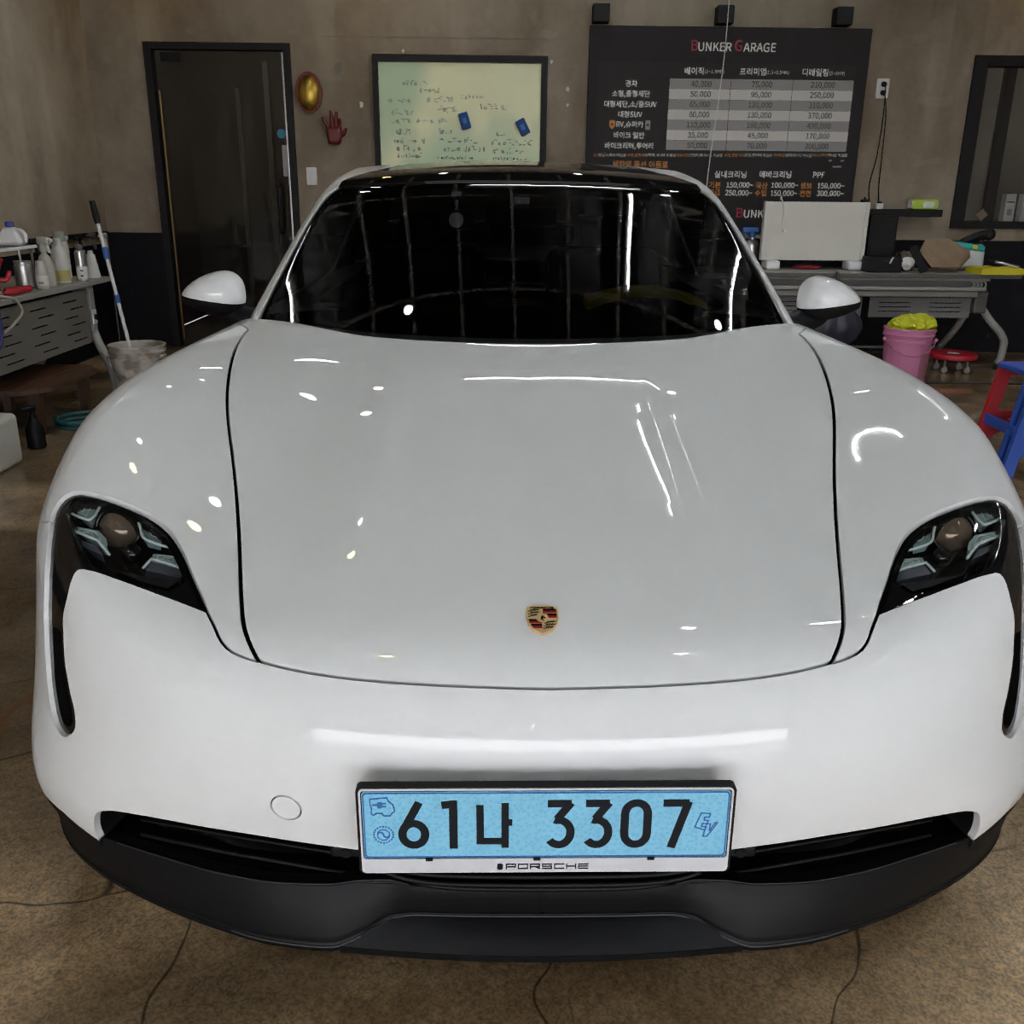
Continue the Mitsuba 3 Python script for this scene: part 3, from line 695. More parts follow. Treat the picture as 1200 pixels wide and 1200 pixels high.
labels[f'{CAR}__windscreen'] = {'label': 'heavily tinted windscreen'}
cab('roof_panel', both(ROOFG), 'm_black_gloss', .003)
scene[f'{CAR}__rear_window'] = raw_ply(CS.patch(both(REARG), .004), 'm_dark_glass')
for s in (-1, 1):
    cab('roof_frame', affinity.scale(FRAME, s, 1, origin=(0, 0)), 'm_paint', 0, .012)
    scene[f'{CAR}__side_window' + ('' if s < 0 else '_001')] = raw_ply(CS.patch(affinity.scale(SIDEG.intersection(sg.box(0, 0, 2.2, 3)), s, 1, origin=(0, 0)), .004), 'm_dark_glass')

scene[f'{CAR}__headliner'] = raw_ply(CS.patch(shapely.union_all([both(FRAME.buffer(-.004)), both(ROOFG)]), .024, 2), 'm_black_matte')

# doors and tail: the body behind the fenders
RS = Shell(F_body, (0, 4.02, .36), 2.45, math.radians(-32), math.radians(205), 110, 240, rmax=3.2)
_gr = np.radians(np.linspace(-31.5, 60, 160))
_rm = RS.contour(lambda p: np.hypot(p[:, 1] - 3.85, p[:, 2] - .36) - .385, 'm', (.5, 2.44), np.radians(np.linspace(-31.5, 204, 200)))
RARCH = sg.Polygon([(a, b) for a, b in zip(_rm, np.radians(np.linspace(-31.5, 204, 200))) if not np.isnan(a)] + [(3, 3.6), (3, -.6)]).buffer(0)
def side_cut(y0, y1):
    gg = np.radians(np.linspace(-31.5, 88, 140))
    a = RS.contour(lambda p: p[:, 1] - y0, 'm', (.02, 2.44), gg)
    return gg, a
gg, a0 = side_cut(1.745, 0)
_, a1 = side_cut(2.75, 0)
_, a2 = side_cut(3.35, 0)
def band(aa, ab):
    lo = [(x, g) for x, g in zip(aa, gg) if not np.isnan(x)]
    hi = [(x, g) for x, g in zip(ab, gg) if not np.isnan(x)]
    return lo, hi
BACK = sg.Polygon([(0, -.55), (3, -.55), (3, 3.55), (0, 3.55)])
for s in (-1, 1):
    M = np.array([s, 1, 1.0])
    for nm, ya, yb in (('front_door', 1.745, 2.80), ('rear_door', 2.806, 3.62)):
        ys = np.linspace(ya, yb, 26)
        rows = []
        for y in ys:
            zt = np.linspace(.215, 1.0, 120)
            # section of the solid at this station, outermost x at each height
            z = np.concatenate([np.linspace(.215, .80, 16), np.linspace(.83, .935, 8)])
            lo, hi = np.full(len(z), .3), np.full(len(z), 1.1)
            for _ in range(30):
                mid = (lo + hi) / 2
                ins = F_body(np.stack([mid, 0 * mid + y, z], 1)) < 0
                lo, hi = np.where(ins, mid, lo), np.where(ins, hi, mid)
            rows.append(np.stack([lo, 0 * z + y, z], 1))
        rows = np.array(rows)
        if nm == 'rear_door':
            cut = np.hypot(rows[..., 1] - 3.85, rows[..., 2] - .36)
            k = np.clip(.39 - cut, 0, None)
            rows[..., 1] -= k
        add(f'{CAR}__{nm}', loft(np.concatenate([rows, (rows[:, -1:] * [.86, 1, 1]) + [0, 0, .004]], 1) * M), 'm_paint', 40)
    add(f'{CAR}__sill', rbox((.06, 1.95, .10), (s * .90, 2.40, .20), .02), 'm_black_satin')
REARP = BACK.difference(RARCH)
_gq = np.radians(np.linspace(86, 204, 120))
_rq = RS.contour(lambda p: p[:, 1] - 3.62, 'm', (.02, 2.44), np.radians(np.linspace(-31.5, 88, 120)))
FRONTOFF = sg.Polygon([(0, -.6), (3, -.6)] + [(3, 1.9), (0, 1.9)])
_mm = np.linspace(0, 2.3, 60)
_gt = RS.contour(lambda p: p[:, 1] - 3.62, 'g', (.5, math.radians(100)), _mm)
TOPL = [(m_, g_) for m_, g_ in zip(_mm, _gt) if not np.isnan(g_)]
REARP = sg.Polygon(TOPL + [(3, TOPL[-1][1]), (3, 3.55), (0, 3.55)]).buffer(0).difference(RARCH)
add_raw(f'{CAR}__tail', RS.panel(both(REARP), .012), 'm_paint')

# wheels
def wheel(x, y, s):
    k = fresh_part(f'{CAR}__wheel')
    R, w = .352, .26
    prof = [(.25, -.10), (.255, -.125), (.30, -.13), (.335, -.12), (.350, -.09), (R, -.05), (R, .05), (.350, .09), (.335, .12), (.30, .13), (.255, .125), (.25, .10)]
    tyre = lathe(prof, 48)
    tyre.apply_transform(rot([0, 1, 0], 90)); tyre.apply_translation([x, y, R])
    scene[k] = mikit.ply(tyre, 'm_rubber', 40)
    rim = lathe([(.255, -.115), (.262, -.118), (.262, .118), (.25, .12), (.24, .09), (.235, -.1)], 48)
    parts = [rim, cyl(.05, .03, (0, 0, .05))]
    for i in range(10):
        sp = loft([[(.04, -.016, .06), (.04, .016, .06), (.04, .016, .03), (.04, -.016, .03)], [(.245, -.011, .10), (.245, .011, .10), (.245, .011, .075), (.245, -.011, .075)]], True)
        parts.append(sp.apply_transform(rot([0, 0, 1], 36 * i)))
    rm = join(*parts)
    rm.apply_transform(rot([0, 1, 0], 90 * s)); rm.apply_translation([x, y, R])
    add(f'{k}__rim', rm, 'm_steel', 30)
    disc = cyl(.20, .03, (0, 0, -.03), 40)
    disc.apply_transform(rot([0, 1, 0], 90 * s)); disc.apply_translation([x, y, R])
    add(f'{k}__brake_disc', disc, 'm_steel', 30)
def fresh_part(k0):
    k, i = k0, 0
    while k in scene:
        i += 1; k = f'{k0}_{i:03d}'
    return k
for y in (.93, 3.85):
    for s in (-1, 1): wheel(s * .825, y, s)
# wheel wells, underbody and dark interior
def well(y):
    a = np.radians(np.linspace(-12, 192, 30))
    rows = [np.stack([np.full(30, x), y + .40 * np.cos(a), .36 + .40 * np.sin(a)], 1) for x in (.60, .93)]
    return rows
inn_parts = [box((1.2, 4.3, .03), (0, 2.5, .165)), box((1.40, .03, .50), (0, 1.62, .66)), box((1.60, 2.0, .03), (0, 2.72, .33)), box((1.45, .9, .03), (0, 4.05, .88))]
for s in (-1, 1):
    inn_parts += [box((.03, 1.75, .60), (s * .84, 2.66, .60))]
    for y in (.93, 3.85):
        inn_parts.append(loft(np.array(well(y)) * [s, 1, 1]))
        inn_parts.append(box((.02, .64, .44), (s * .60, y, .40)))
add(f'{CAR}__underbody', join(*inn_parts), 'm_black_matte', 20)
dx = np.linspace(-1, 1, 25)
dash = loft([np.stack([dx * .76, 1.52 + .25 * dx ** 2, .855 + 0 * dx], 1), np.stack([dx * .76, 1.75 + .10 * dx ** 2, .90 + 0 * dx], 1), np.stack([dx * .75, 2.02 + .03 * dx ** 2, .925 + .02 * np.exp(-((dx - -.5) / .2) ** 2)], 1), np.stack([dx * .75, 2.08 + 0 * dx, .88 + 0 * dx], 1), np.stack([dx * .75, 2.06 + 0 * dx, .55 + 0 * dx], 1)])
add(f'{CAR}__dashboard', dash, 'm_black_matte', 30)
sw = trimesh.creation.torus(.18, .014, 40, 10).apply_transform(rot([1, 0, 0], 65)).apply_translation([-.37, 2.16, .86])
add(f'{CAR}__steering_wheel', join(sw, box((.34, .02, .03), (-.37, 2.16, .86))), 'm_black_matte', 40)
for s in (-1, 1):
    seat = join(rbox((.50, .50, .16), (s * .38, 2.75, .46), .06), rbox((.50, .16, .62), (s * .38, 3.02, .76), .07, rot=rot([1, 0, 0], -18)), rbox((.26, .10, .18), (s * .38, 3.16, 1.10), .04, rot=rot([1, 0, 0], -12)))
    add(f'{CAR}__seat', seat, 'm_black_matte', 40)
mir = rbox((.24, .03, .07), (.0, 2.14, 1.20), .02)
add(f'{CAR}__rear_view_mirror', join(mir, box((.05, .10, .05), (0, 2.12, 1.24))), 'm_black_plastic')

# side mirrors
def side_mirror(s):
    k = fresh_part(f'{CAR}__side_mirror')
    m = trimesh.creation.icosphere(subdivisions=5)
    v = m.vertices.copy()
    v = v / (np.abs(v) ** 2.5).sum(1, keepdims=True) ** (1 / 2.5)
    x, y, z = v.T
    w = (x + 1) / 2                                 # 0 outer tip, 1 towards the door
    top = .040 + .040 * w * (2 - w)
    bot = .022 + .060 * w
    zz = np.where(z > 0, z * top, z * bot) + .012 * w - .006
    yy = np.where(y < 0, y * .095, y * .035)
    xx = x * .094
    v = np.stack([xx, yy, zz], 1)
    m.vertices = v
    up = m.slice_plane([0, 0, -.006], [.15, 0, .989])
    dn = m.slice_plane([0, 0, -.009], [-.15, 0, -.989], cap=False)
    flipx = np.array([1, 1, 1.0]) if s < 0 else np.array([-1, 1, 1.0])
    at = np.array([s * .942, 1.80, .970])
    for part, ms, mt in (('', up, 'm_paint'), ('__lower_shell', dn, 'm_black_satin')):
        ms = trimesh.Trimesh(ms.vertices * flipx + at, ms.faces[:, ::-1] if s > 0 else ms.faces, process=False)
        key = k + part
        scene[key] = mikit.ply(ms, mt, True)
    arm = np.array([(s * .915, 1.80, .935), (s * .87, 1.79, .912), (s * .825, 1.78, .900), (s * .78, 1.78, .895)])
    ar = sweep(smooth_line(arm, 14), np.linspace(.040, .036, 14), 14)
    ar.vertices[:, 1] = (ar.vertices[:, 1] - 1.79) * 1.3 + 1.79
    add(f'{k}__arm', ar, 'm_black_satin', True)
    gl = upright(extrude(rrect(.115, .062, .025), .002), (s * .934, 1.838, .968))
    add(f'{k}__glass', gl, 'm_chrome')
for s in (-1, 1): side_mirror(s)
# ---------------------------------------------------------------- the room
WY = 7.0                       # face of the back wall
def _plaster(seed, tint=1.0):
    def fn(p, n, uv):
        u = p.x + p.y * .83
        a = fbm(u * 1.3 + seed, p.z * 1.1, seed, 4)
        b = fbm(u * 6 + 3 * a, p.z * 2.2, seed + 5, 3)
        c = fbm(u * 30, p.z * 30, seed + 9, 2)
        st = smoothstep(.62, .74, noise(u * 5 + seed, p.z * .35, 3)) * .16
        t = dr.clip(.20 + 1.5 * (a - .45) + .6 * (b - .35) + .15 * (c - .5) + st, 0, 1)
        col_ = mix((.185 * tint, .144 * tint, .105 * tint), (.36 * tint, .312 * tint, .242 * tint), t)
        spots = smoothstep(.83, .86, noise(u * 9 + 40, p.z * 9, seed))
        return mix(col_, (.40, .37, .33), spots * .10)
    return fn
mat('m_plaster', **two({'type': 'diffuse', 'reflectance': proc(_plaster(3.0, .97))}))
mat('m_plaster_lit', **two({'type': 'diffuse', 'reflectance': proc(_plaster(11.0, 1.25))}))  # left wall plaster, the stronger light there put into a brighter tint
satin('m_dado', rgb(.006, .0065, .010), .45, 1.5, .3)
def _floor_col(p, n, uv):
    a = fbm(p.x * .9 + 7, p.y * .9, 0, 4)
    b = fbm(p.x * 7, p.y * 7, 3, 4)
    c = noise(p.x * 90, p.y * 90)
    c2 = noise(p.x * 260, p.y * 260)
    t = dr.clip(.45 + 1.3 * (a - .5) + .9 * (b - .5), 0, 1)
    base = mix((.265, .175, .092), (.64, .46, .27), t)
    base = base * (.62 + .40 * c + .80 * c2)
    wx, wy = p.x * 1.7 + .5 * fbm(p.x * 3, p.y * 3, 1, 3), p.y * 1.7 + .5 * fbm(p.x * 3 + 9, p.y * 3, 2, 3)
    f1, f2, w = voronoi(wx, wy)
    crack = (1 - smoothstep(.0, .016, f2 - f1)) * smoothstep(.30, .55, noise(p.x * 2.3 + 3, p.y * 2.3))
    g1, g2, w2 = voronoi(wx * 4.2, wy * 4.2)
    fine = (1 - smoothstep(.0, .035, g2 - g1)) * smoothstep(.5, .75, noise(p.x * 3.1, p.y * 3.1 + 5)) * .6
    base = base * (1 - .75 * dr.maximum(crack, fine))
    stain = smoothstep(.58, .78, fbm(p.x * 1.6 + 20, p.y * 1.6, 5, 3))
    base = base * (1 - .55 * stain)
    grit = smoothstep(.955, .97, noise(p.x * 120 + 5, p.y * 120))
    base = mix(base, (.36, .29, .19), grit * .4)
    mark = smoothstep(.55, .7, noise(p.x * 40, p.y * 14)) * (1 - smoothstep(.05, .09, dr.sqrt(dr.square((p.x + 1.33) * 1.0) + dr.square((p.y - 1.02) * .55))))
    return mix(base, (.55, .20, .04), mark * .8)
def _floor_bump(p, n, uv):
    return .5 * noise(p.x * 90, p.y * 90) + .35 * noise(p.x * 260, p.y * 260) + .8 * fbm(p.x * 12, p.y * 12, 0, 3)
def _wet(p, n, uv):
    far = smoothstep(.2, 1.4, p.y) * .65 + smoothstep(.6, 1.1, p.x) * .35
    side = smoothstep(.95, 1.25, dr.abs(p.x))
    return dr.clip((.25 + far * 1.0) * smoothstep(.36, .60, fbm(p.x * 1.1 + 30, p.y * 1.1, 0, 3)) + side * far * .75, 0, .95)
_fc = proc(_floor_col)
scene['m_floor_dry'] = {'type': 'bumpmap', 'arbitrary': proc(_floor_bump, .002), 'scale': .0016, 'bsdf': two({'type': 'roughplastic', 'diffuse_reflectance': _fc, 'alpha': .38, 'nonlinear': False})}
scene['m_floor_wet'] = two({'type': 'plastic', 'diffuse_reflectance': proc(lambda p, n, uv: _floor_col(p, n, uv) * .26), 'int_ior': 1.33, 'nonlinear': False})
scene['m_floor'] = {'type': 'blendbsdf', 'weight': proc(_wet), 'a': {'type': 'ref', 'id': 'm_floor_dry'}, 'b': {'type': 'ref', 'id': 'm_floor_wet'}}
matte('m_ceiling', rgb(.018))
satin('m_frame_black', rgb(.014, .013, .014), .3, 1.5, .4)
matte('m_joist', rgb(.36))
matte('m_outside', rgb(.42, .42, .41))
matte('m_side_wall', rgb(.20, .175, .145))

scene['floor'] = mikit.ply(box((8.6, 13.9, .2), (.8, 0.3, -.1)), 'm_floor'); struct('floor')
scene['pavement'] = mikit.ply(box((40, 24, .2), (.9, -18.5, -.13)), 'm_outside'); struct('pavement')
# back wall with its door and window openings
DX0, DX1, DZ1 = -2.845, -1.71, 2.357
WX0, WX1, WZ0, WZ1 = 3.67, 4.75, 1.03, 2.335
wallp = sg.box(-3.5, 0, 5.0, 3.3).difference(sg.box(DX0, -1, DX1, DZ1)).difference(sg.box(WX0, WZ0, WX1, WZ1))
scene['wall_back'] = mikit.ply(upright(extrude(wallp, .2), (0, WY + .2, 0)), 'm_plaster'); struct('wall_back')
for a, b in ((-3.3, DX0), (DX1, 5.0)):
    add('wall_back__dado', rbox((b - a, .012, .93), ((a + b) / 2, WY - .004, .468), .004), 'm_dado')
# two formwork seams in the plaster (raised thin ridges)
add('wall_back__ridge', box((1.9, .006, .006), (-.55, WY - .002, 2.415)), 'm_plaster')
scene['wall_left'] = mikit.ply(box((.2, 13.6, 3.3), (-3.40, 0.4, 1.65)), 'm_plaster_lit'); struct('wall_left')
add('wall_left__dado', rbox((.012, 13.2, .845), (-3.297, 0.35, .425), .004), 'm_dado')
scene['wall_right'] = mikit.ply(box((.2, 14, 3.3), (5.1, 0.5, 1.65)), 'm_side_wall'); struct('wall_right')
front = sg.box(-3.4, 0, 5.0, 3.3).difference(sg.box(-3.2, -1, 4.2, 2.25))
scene['wall_front'] = mikit.ply(upright(extrude(front, .2), (0, -6.3, 0)), 'm_side_wall'); struct('wall_front')
scene['ceiling'] = mikit.ply(box((8.8, 14, .1), (.8, 0.5, 3.35)), 'm_ceiling'); struct('ceiling')
for x in (-2.5, -2.08, -1.66, -1.28, -.90, -.47, -.02, .44, .88, 1.32, 1.76, 2.2, 2.64, 3.1):
    add('ceiling__joist', rbox((.026, 8.0, .05), (x, 2.4, 3.225), .005), 'm_joist')
for y in (-.8, .4, 1.66, 2.92, 4.13, 5.4):
    add('ceiling__joist', rbox((7.6, .026, .03), (.9, y, 3.262), .005), 'm_joist')

# door_1: framed dark glass leaf
struct('door_1', 'dark glass door in a black metal frame')
fr = sg.box(DX0, 0, DX1, DZ1).difference(sg.box(DX0 + .055, -1, DX1 - .055, DZ1 - .05))
scene['door_1'] = mikit.ply(upright(extrude(fr, .10), (0, WY + .075, 0)), 'm_frame_black')
matte('m_back_room', rgb(.10, .09, .075))
mat('m_dark_pane', type='thindielectric', int_ior=1.5, specular_transmittance=rgb(.35))
scene['door_1__pane'] = mikit.ply(upright(trimesh.creation.extrude_polygon(sg.box(DX0 + .058, .012, DX1 - .078, DZ1 - .053), .0005).slice_plane([0, 0, .0001], [0, 0, -1]), (0, WY + .03, 0)), 'm_dark_pane')
scene['door_1__edge_strip'] = mikit.ply(rbox((.018, .02, DZ1 - .07), (DX1 - .068, WY + .02, (DZ1 - .07) / 2 + .01), .004), 'm_steel')
hd = sweep(smooth_line([(-1.86, WY + .02, 1.32), (-1.86, WY - .045, 1.30), (-1.86, WY - .05, 1.24), (-1.86, WY - .05, 1.02), (-1.86, WY - .045, .96), (-1.86, WY + .02, .94)], 30), .014, 10)
scene['door_1__handle'] = mikit.ply(hd, 'm_black_satin', True)
add('door_1__hinge_plate', rbox((.15, .012, .062), (DX0 + .19, WY + .022, 2.255), .004), 'm_black_satin')
door_glint = metal('m_door_glint', rgb(.13, .085, .04), .35)
add('door_1__rail', cyl(.014, 1.95, (DX0 + .085, WY + .005, .06), 12), door_glint)  # bar put in for a brass-coloured reflection on the door
def disc(r, d, at): return upright(cyl(r, d, n=28), at)
satin('m_sticker_blue', rgb(.04, .22, .36), .3)
satin('m_sticker_white', rgb(.42), .3)
add('door_1__sticker', disc(.036, .002, (-1.825, WY + .028, 1.705)), 'm_sticker_blue')
add('door_1__sticker', upright(extrude(rrect(.055, .24, .006), .002), (-1.80, WY + .028, 1.50)), 'm_sticker_white')
# store room behind the door and behind the window
scene['store_room'] = mikit.ply(join(box((8.6, .1, 3.2), (.9, 9.2, 1.6)), box((.1, 2.1, 3.2), (-3.25, 8.2, 1.6)), box((.1, 2.1, 3.2), (5.0, 8.2, 1.6)), box((8.2, 2.2, .1), (.9, 8.2, 3.2)), box((8.2, 2.2, .1), (.9, 8.25, -.06)), box((.08, 2.0, 3.2), (-1.0, 8.2, 1.6)), box((.08, 2.0, 3.2), (3.2, 8.2, 1.6))), 'm_back_room'); struct('store_room')
add('store_room__shelf_post', join(box((.05, .05, 2.4), (-2.25, 8.5, 1.2)), box((.04, .04, 2.2), (-2.6, 8.8, 1.1))), 'm_side_wall')

for x, y in ((4.3, 8.0), (-2.0, 7.6)):  # unseen lamps added to brighten the rooms behind the glass
    k = thing('store_room_lamp', 'added unseen lamp brightening the room ' + ('behind the window' if x > 0 else 'behind the glass door'), 'lamp')
    scene[k] = mikit.ply(rbox((.5, .08, .05), (x, y, 3.10), .008), 'm_white_plastic')
    scene[k + '__tube'] = mikit.ply(sweep(np.array([(x - .2, y, 3.05), (x, y, 3.05), (x + .2, y, 3.05)]), .01, 8), 'm_white_plastic', 30, emitter={'type': 'area', 'radiance': rgb(700.0 if x > 0 else 180.0)})
# window_1: dark framed inner window at the right
struct('window_1', 'black framed window to a dim inner room')
fr = sg.box(WX0, WZ0, WX1, WZ1).difference(sg.box(WX0 + .105, WZ0 + .055, WX1 - .06, WZ1 - .075))
scene['window_1'] = mikit.ply(upright(extrude(fr, .14), (0, WY + .11, 0)), 'm_frame_black')
scene['window_1__pane'] = mikit.ply(upright(trimesh.creation.extrude_polygon(sg.box(WX0 + .1, WZ0 + .05, WX1 - .05, WZ1 - .07), .0005).slice_plane([0, 0, .0001], [0, 0, -1]), (0, WY + .04, 0)), 'm_pane')
add('window_1__reflection_bar', box((.09, .05, WZ1 - WZ0 - .1), (4.12, WY + .30, (WZ0 + WZ1) / 2)), 'm_frame_black')  # bar put in for a dark upright reflection in the glass
add('window_1__sill', box((1.06, .30, .03), (4.2, WY + .25, WZ0 + .04)), 'm_frame_black')

# ---------------------------------------------------------------- lamps on the ceiling
TUBE = 240.0
scene['m_tube'] = two({'type': 'diffuse', 'reflectance': rgb(.8)})
def tube_lamp(a, b, label, power=1.0):
    a, b = np.array(a, float), np.array(b, float)
    k = thing('tube_lamp', label, 'lamp', 'LED tube lamps on the ceiling')
    d = (b - a) / np.linalg.norm(b - a)
    body = rbox((.05, np.linalg.norm(b - a) + .06, .05), (0, 0, 0), .008)
    if abs(d[0]) > .5: body.apply_transform(rot([0, 0, 1], 90))
    body.apply_translation((a + b) / 2 + [0, 0, .045])
    scene[k] = mikit.ply(body, 'm_white_plastic')
    t = sweep(np.array([a, a * .75 + b * .25, (a + b) / 2, b]), .0048, 8)
    scene[k + '__tube'] = mikit.ply(t, 'm_tube', 30, emitter={'type': 'area', 'radiance': rgb(TUBE * power * .97, TUBE * power, TUBE * power)})
for x, y0, y1 in ((-2.1, 3.05, 4.4), (.95, 3.0, 4.35), (2.0, 3.0, 4.35), (2.3, -1.0, .3), (3.2, .8, 2.1), (3.3, 4.0, 5.2), (-1.0, -3.6, -2.3), (1.4, -3.6, -2.3), (-2.3, -2.4, -1.1), (.2, -5.2, -3.9)):  # tubes over the front floor are unseen ones added to brighten it
    tube_lamp((x, y0, 3.14), (x, y1, 3.14), 'white LED tube lamp along the car on the black ceiling, the front ones added for light')
tube_lamp((-.35, 4.8, 3.14), (1.05, 4.88, 3.14), 'white LED tube lamp running across the car near the back wall', .14)
scene['m_spot_shell'] = two({'type': 'roughplastic', 'diffuse_reflectance': rgb(.02), 'alpha': .3})
def spot_lamp(x, y, warm):
    k = thing('spot_lamp', 'small round ceiling spot lamp, warm yellow' if warm else 'small round ceiling spot lamp, white', 'lamp', 'warm ceiling spots' if warm else 'white ceiling spots')
    can = lathe([(.0, .12), (.05, .12), (.05, 0), (.043, 0), (.043, .02), (0, .02)], 20, (x, y, 3.12))
    scene[k] = mikit.ply(can, 'm_spot_shell')
    d = lathe([(0, 0), (.041, 0), (.041, .004), (0, .004)], 20, (x, y, 3.128))
    v = np.array([44, 30, 7.0]) if warm else np.array([46, 46, 46.0])
    scene[k + '__bulb'] = mikit.ply(d, 'm_tube', False, emitter={'type': 'area', 'radiance': rgb(*v)})
for x, y, w in ((-1.2, 4.5, 0), (-.92, 2.75, 0), (-.92, 2.4, 1), (-1.36, 5.6, 0), (-1.13, 5.0, 0), (1.36, 5.0, 0), (1.24, 4.42, 0), (1.84, 3.0, 0), (.76, .25, 0), (.82, 1.5, 0), (-.63, .05, 1), (1.48, 1.57, 0), (-1.14, 6.45, 1), (-.62, 6.9 - .3, 0), (.63, 6.6, 0), (-2.7, 6.82, 1), (4.15, 6.82, 1)):
    spot_lamp(x, y, w)
# words of the price board: text, x, z, em height, colour, bold
BOARD_TEXT = [
    ('B', np.float64(1.442), np.float64(2.375), 0.0989, 'r', 1),
    ('UNKER', np.float64(1.601), np.float64(2.366), 0.0817, 'w', 1),
    ('G', np.float64(1.785), np.float64(2.377), 0.0989, 'r', 1),
    ('ARAGE', np.float64(1.951), np.float64(2.366), 0.0817, 'w', 1),
    ('베이직', np.float64(1.451), np.float64(2.193), 0.058, 'w', 1),
    ('(1~1.5HR)', np.float64(1.611), np.float64(2.189), 0.0344, 'w', 1),
    ('프리미엄', np.float64(1.913), np.float64(2.194), 0.058, 'w', 1),
    ('(1.5~2.5HR)', np.float64(2.109), np.float64(2.188), 0.0344, 'w', 1),
    ('디테일링', np.float64(2.407), np.float64(2.194), 0.058, 'w', 1),
    ('(3~5HR)', np.float64(2.579), np.float64(2.187), 0.0344, 'w', 1),
    ('경차', np.float64(0.963), np.float64(2.099), 0.0516, 'w', 1),
    ('소형,중형세단', np.float64(0.963), np.float64(2.023), 0.0516, 'w', 1),
    ('대형세단,소/중SUV', np.float64(0.962), np.float64(1.947), 0.0516, 'w', 1),
    ('대형SUV', np.float64(0.964), np.float64(1.874), 0.0516, 'w', 1),
    ('RV,슈퍼카', np.float64(0.965), np.float64(1.798), 0.0516, 'w', 1),
    ('바이크 일반', np.float64(0.962), np.float64(1.72), 0.0516, 'w', 1),
    ('바이크리터,투어러', np.float64(0.966), np.float64(1.639), 0.0516, 'w', 1),
    ('40,000', np.float64(1.514), np.float64(2.097), 0.0538, 'k', 1),
    ('75,000', np.float64(1.994), np.float64(2.099), 0.0538, 'k', 1),
    ('210,000', np.float64(2.477), np.float64(2.1), 0.0538, 'k', 1),
    ('50,000', np.float64(1.514), np.float64(2.023), 0.0538, 'k', 1),
    ('95,000', np.float64(1.994), np.float64(2.024), 0.0538, 'k', 1),
    ('250,000', np.float64(2.477), np.float64(2.026), 0.0538, 'k', 1),
    ('65,000', np.float64(1.514), np.float64(1.949), 0.0538, 'k', 1),
    ('120,000', np.float64(1.994), np.float64(1.95), 0.0538, 'k', 1),
    ('310,000', np.float64(2.477), np.float64(1.951), 0.0538, 'k', 1),
    ('80,000', np.float64(1.514), np.float64(1.874), 0.0538, 'k', 1),
    ('130,000', np.float64(1.995), np.float64(1.875), 0.0538, 'k', 1),
    ('370,000', np.float64(2.478), np.float64(1.876), 0.0538, 'k', 1),
    ('110,000', np.float64(1.514), np.float64(1.798), 0.0538, 'k', 1),
    ('160,000', np.float64(1.995), np.float64(1.799), 0.0538, 'k', 1),
    ('490,000', np.float64(2.478), np.float64(1.8), 0.0538, 'k', 1),
    ('35,000', np.float64(1.514), np.float64(1.722), 0.0538, 'k', 1),
    ('45,000', np.float64(1.995), np.float64(1.723), 0.0538, 'k', 1),
    ('170,000', np.float64(2.478), np.float64(1.724), 0.0538, 'k', 1),
    ('50,000', np.float64(1.513), np.float64(1.645), 0.0538, 'k', 1),
    ('70,000', np.float64(1.995), np.float64(1.646), 0.0538, 'k', 1),
    ('200,000', np.float64(2.478), np.float64(1.647), 0.0538, 'k', 1),
    ('경차:', np.float64(0.71), np.float64(1.566), 0.0279, 'o', 0),
    ('모닝,스파크 이상급', np.float64(0.834), np.float64(1.568), 0.0279, 'w', 0),
    ('소형,중형세단:', np.float64(1.041), np.float64(1.57), 0.0279, 'o', 0),
    ('아반떼,쏘나타 이상급', np.float64(1.224), np.float64(1.572), 0.0279, 'w', 0),
    ('대형세단:', np.float64(1.408), np.float64(1.573), 0.0279, 'o', 0),
    ('그랜저,제네시스 이상급', np.float64(1.588), np.float64(1.575), 0.0279, 'w', 0),
    ('소형,중형 SUV:', np.float64(1.827), np.float64(1.578), 0.0279, 'o', 0),
    ('투싼,싼타페 이상급', np.float64(2.015), np.float64(1.58), 0.0279, 'w', 0),
    ('대형SUV:', np.float64(2.193), np.float64(1.582), 0.0279, 'o', 0),
    ('팰리세이드 이상급', np.float64(2.343), np.float64(1.583), 0.0279, 'w', 0),
    ('RV,슈퍼카:', np.float64(2.518), np.float64(1.585), 0.0279, 'o', 0),
    ('카니발 이상급', np.float64(2.654), np.float64(1.586), 0.0279, 'w', 0),
    ('세차외 옵션 이용료', np.float64(1.063), np.float64(1.501), 0.058, 'o', 1),
    ('실내크리닝', np.float64(1.8), np.float64(1.433), 0.058, 'w', 1),
    ('에바크리닝', np.float64(2.166), np.float64(1.436), 0.058, 'w', 1),
    ('PPF', np.float64(2.521), np.float64(1.436), 0.0559, 'w', 1),
    ('기본', np.float64(1.681), np.float64(1.351), 0.0538, 'o', 1),
    ('150,000~', np.float64(1.884), np.float64(1.348), 0.0538, 'w', 1),
    ('국산', np.float64(2.063), np.float64(1.35), 0.0538, 'o', 1),
    ('100,000~', np.float64(2.251), np.float64(1.35), 0.0538, 'w', 1),
    ('생보', np.float64(2.426), np.float64(1.352), 0.0538, 'o', 1),
    ('150,000~', np.float64(2.629), np.float64(1.349), 0.0538, 'w', 1),
    ('고급', np.float64(1.681), np.float64(1.292), 0.0538, 'o', 1),
    ('250,000~', np.float64(1.88), np.float64(1.287), 0.0538, 'w', 1),
    ('수입', np.float64(2.059), np.float64(1.291), 0.0538, 'o', 1),
    ('150,000~', np.float64(2.251), np.float64(1.288), 0.0538, 'w', 1),
    ('전면', np.float64(2.425), np.float64(1.292), 0.0538, 'o', 1),
    ('300,000~', np.float64(2.631), np.float64(1.29), 0.0538, 'w', 1),
    ('B', np.float64(1.902), np.float64(1.137), 0.0989, 'r', 1),
    ('UNKER', np.float64(2.067), np.float64(1.129), 0.0817, 'w', 1),
    ('G', np.float64(2.259), np.float64(1.14), 0.0989, 'r', 1),
    ('ARAGE', np.float64(2.434), np.float64(1.131), 0.0817, 'w', 1),
]
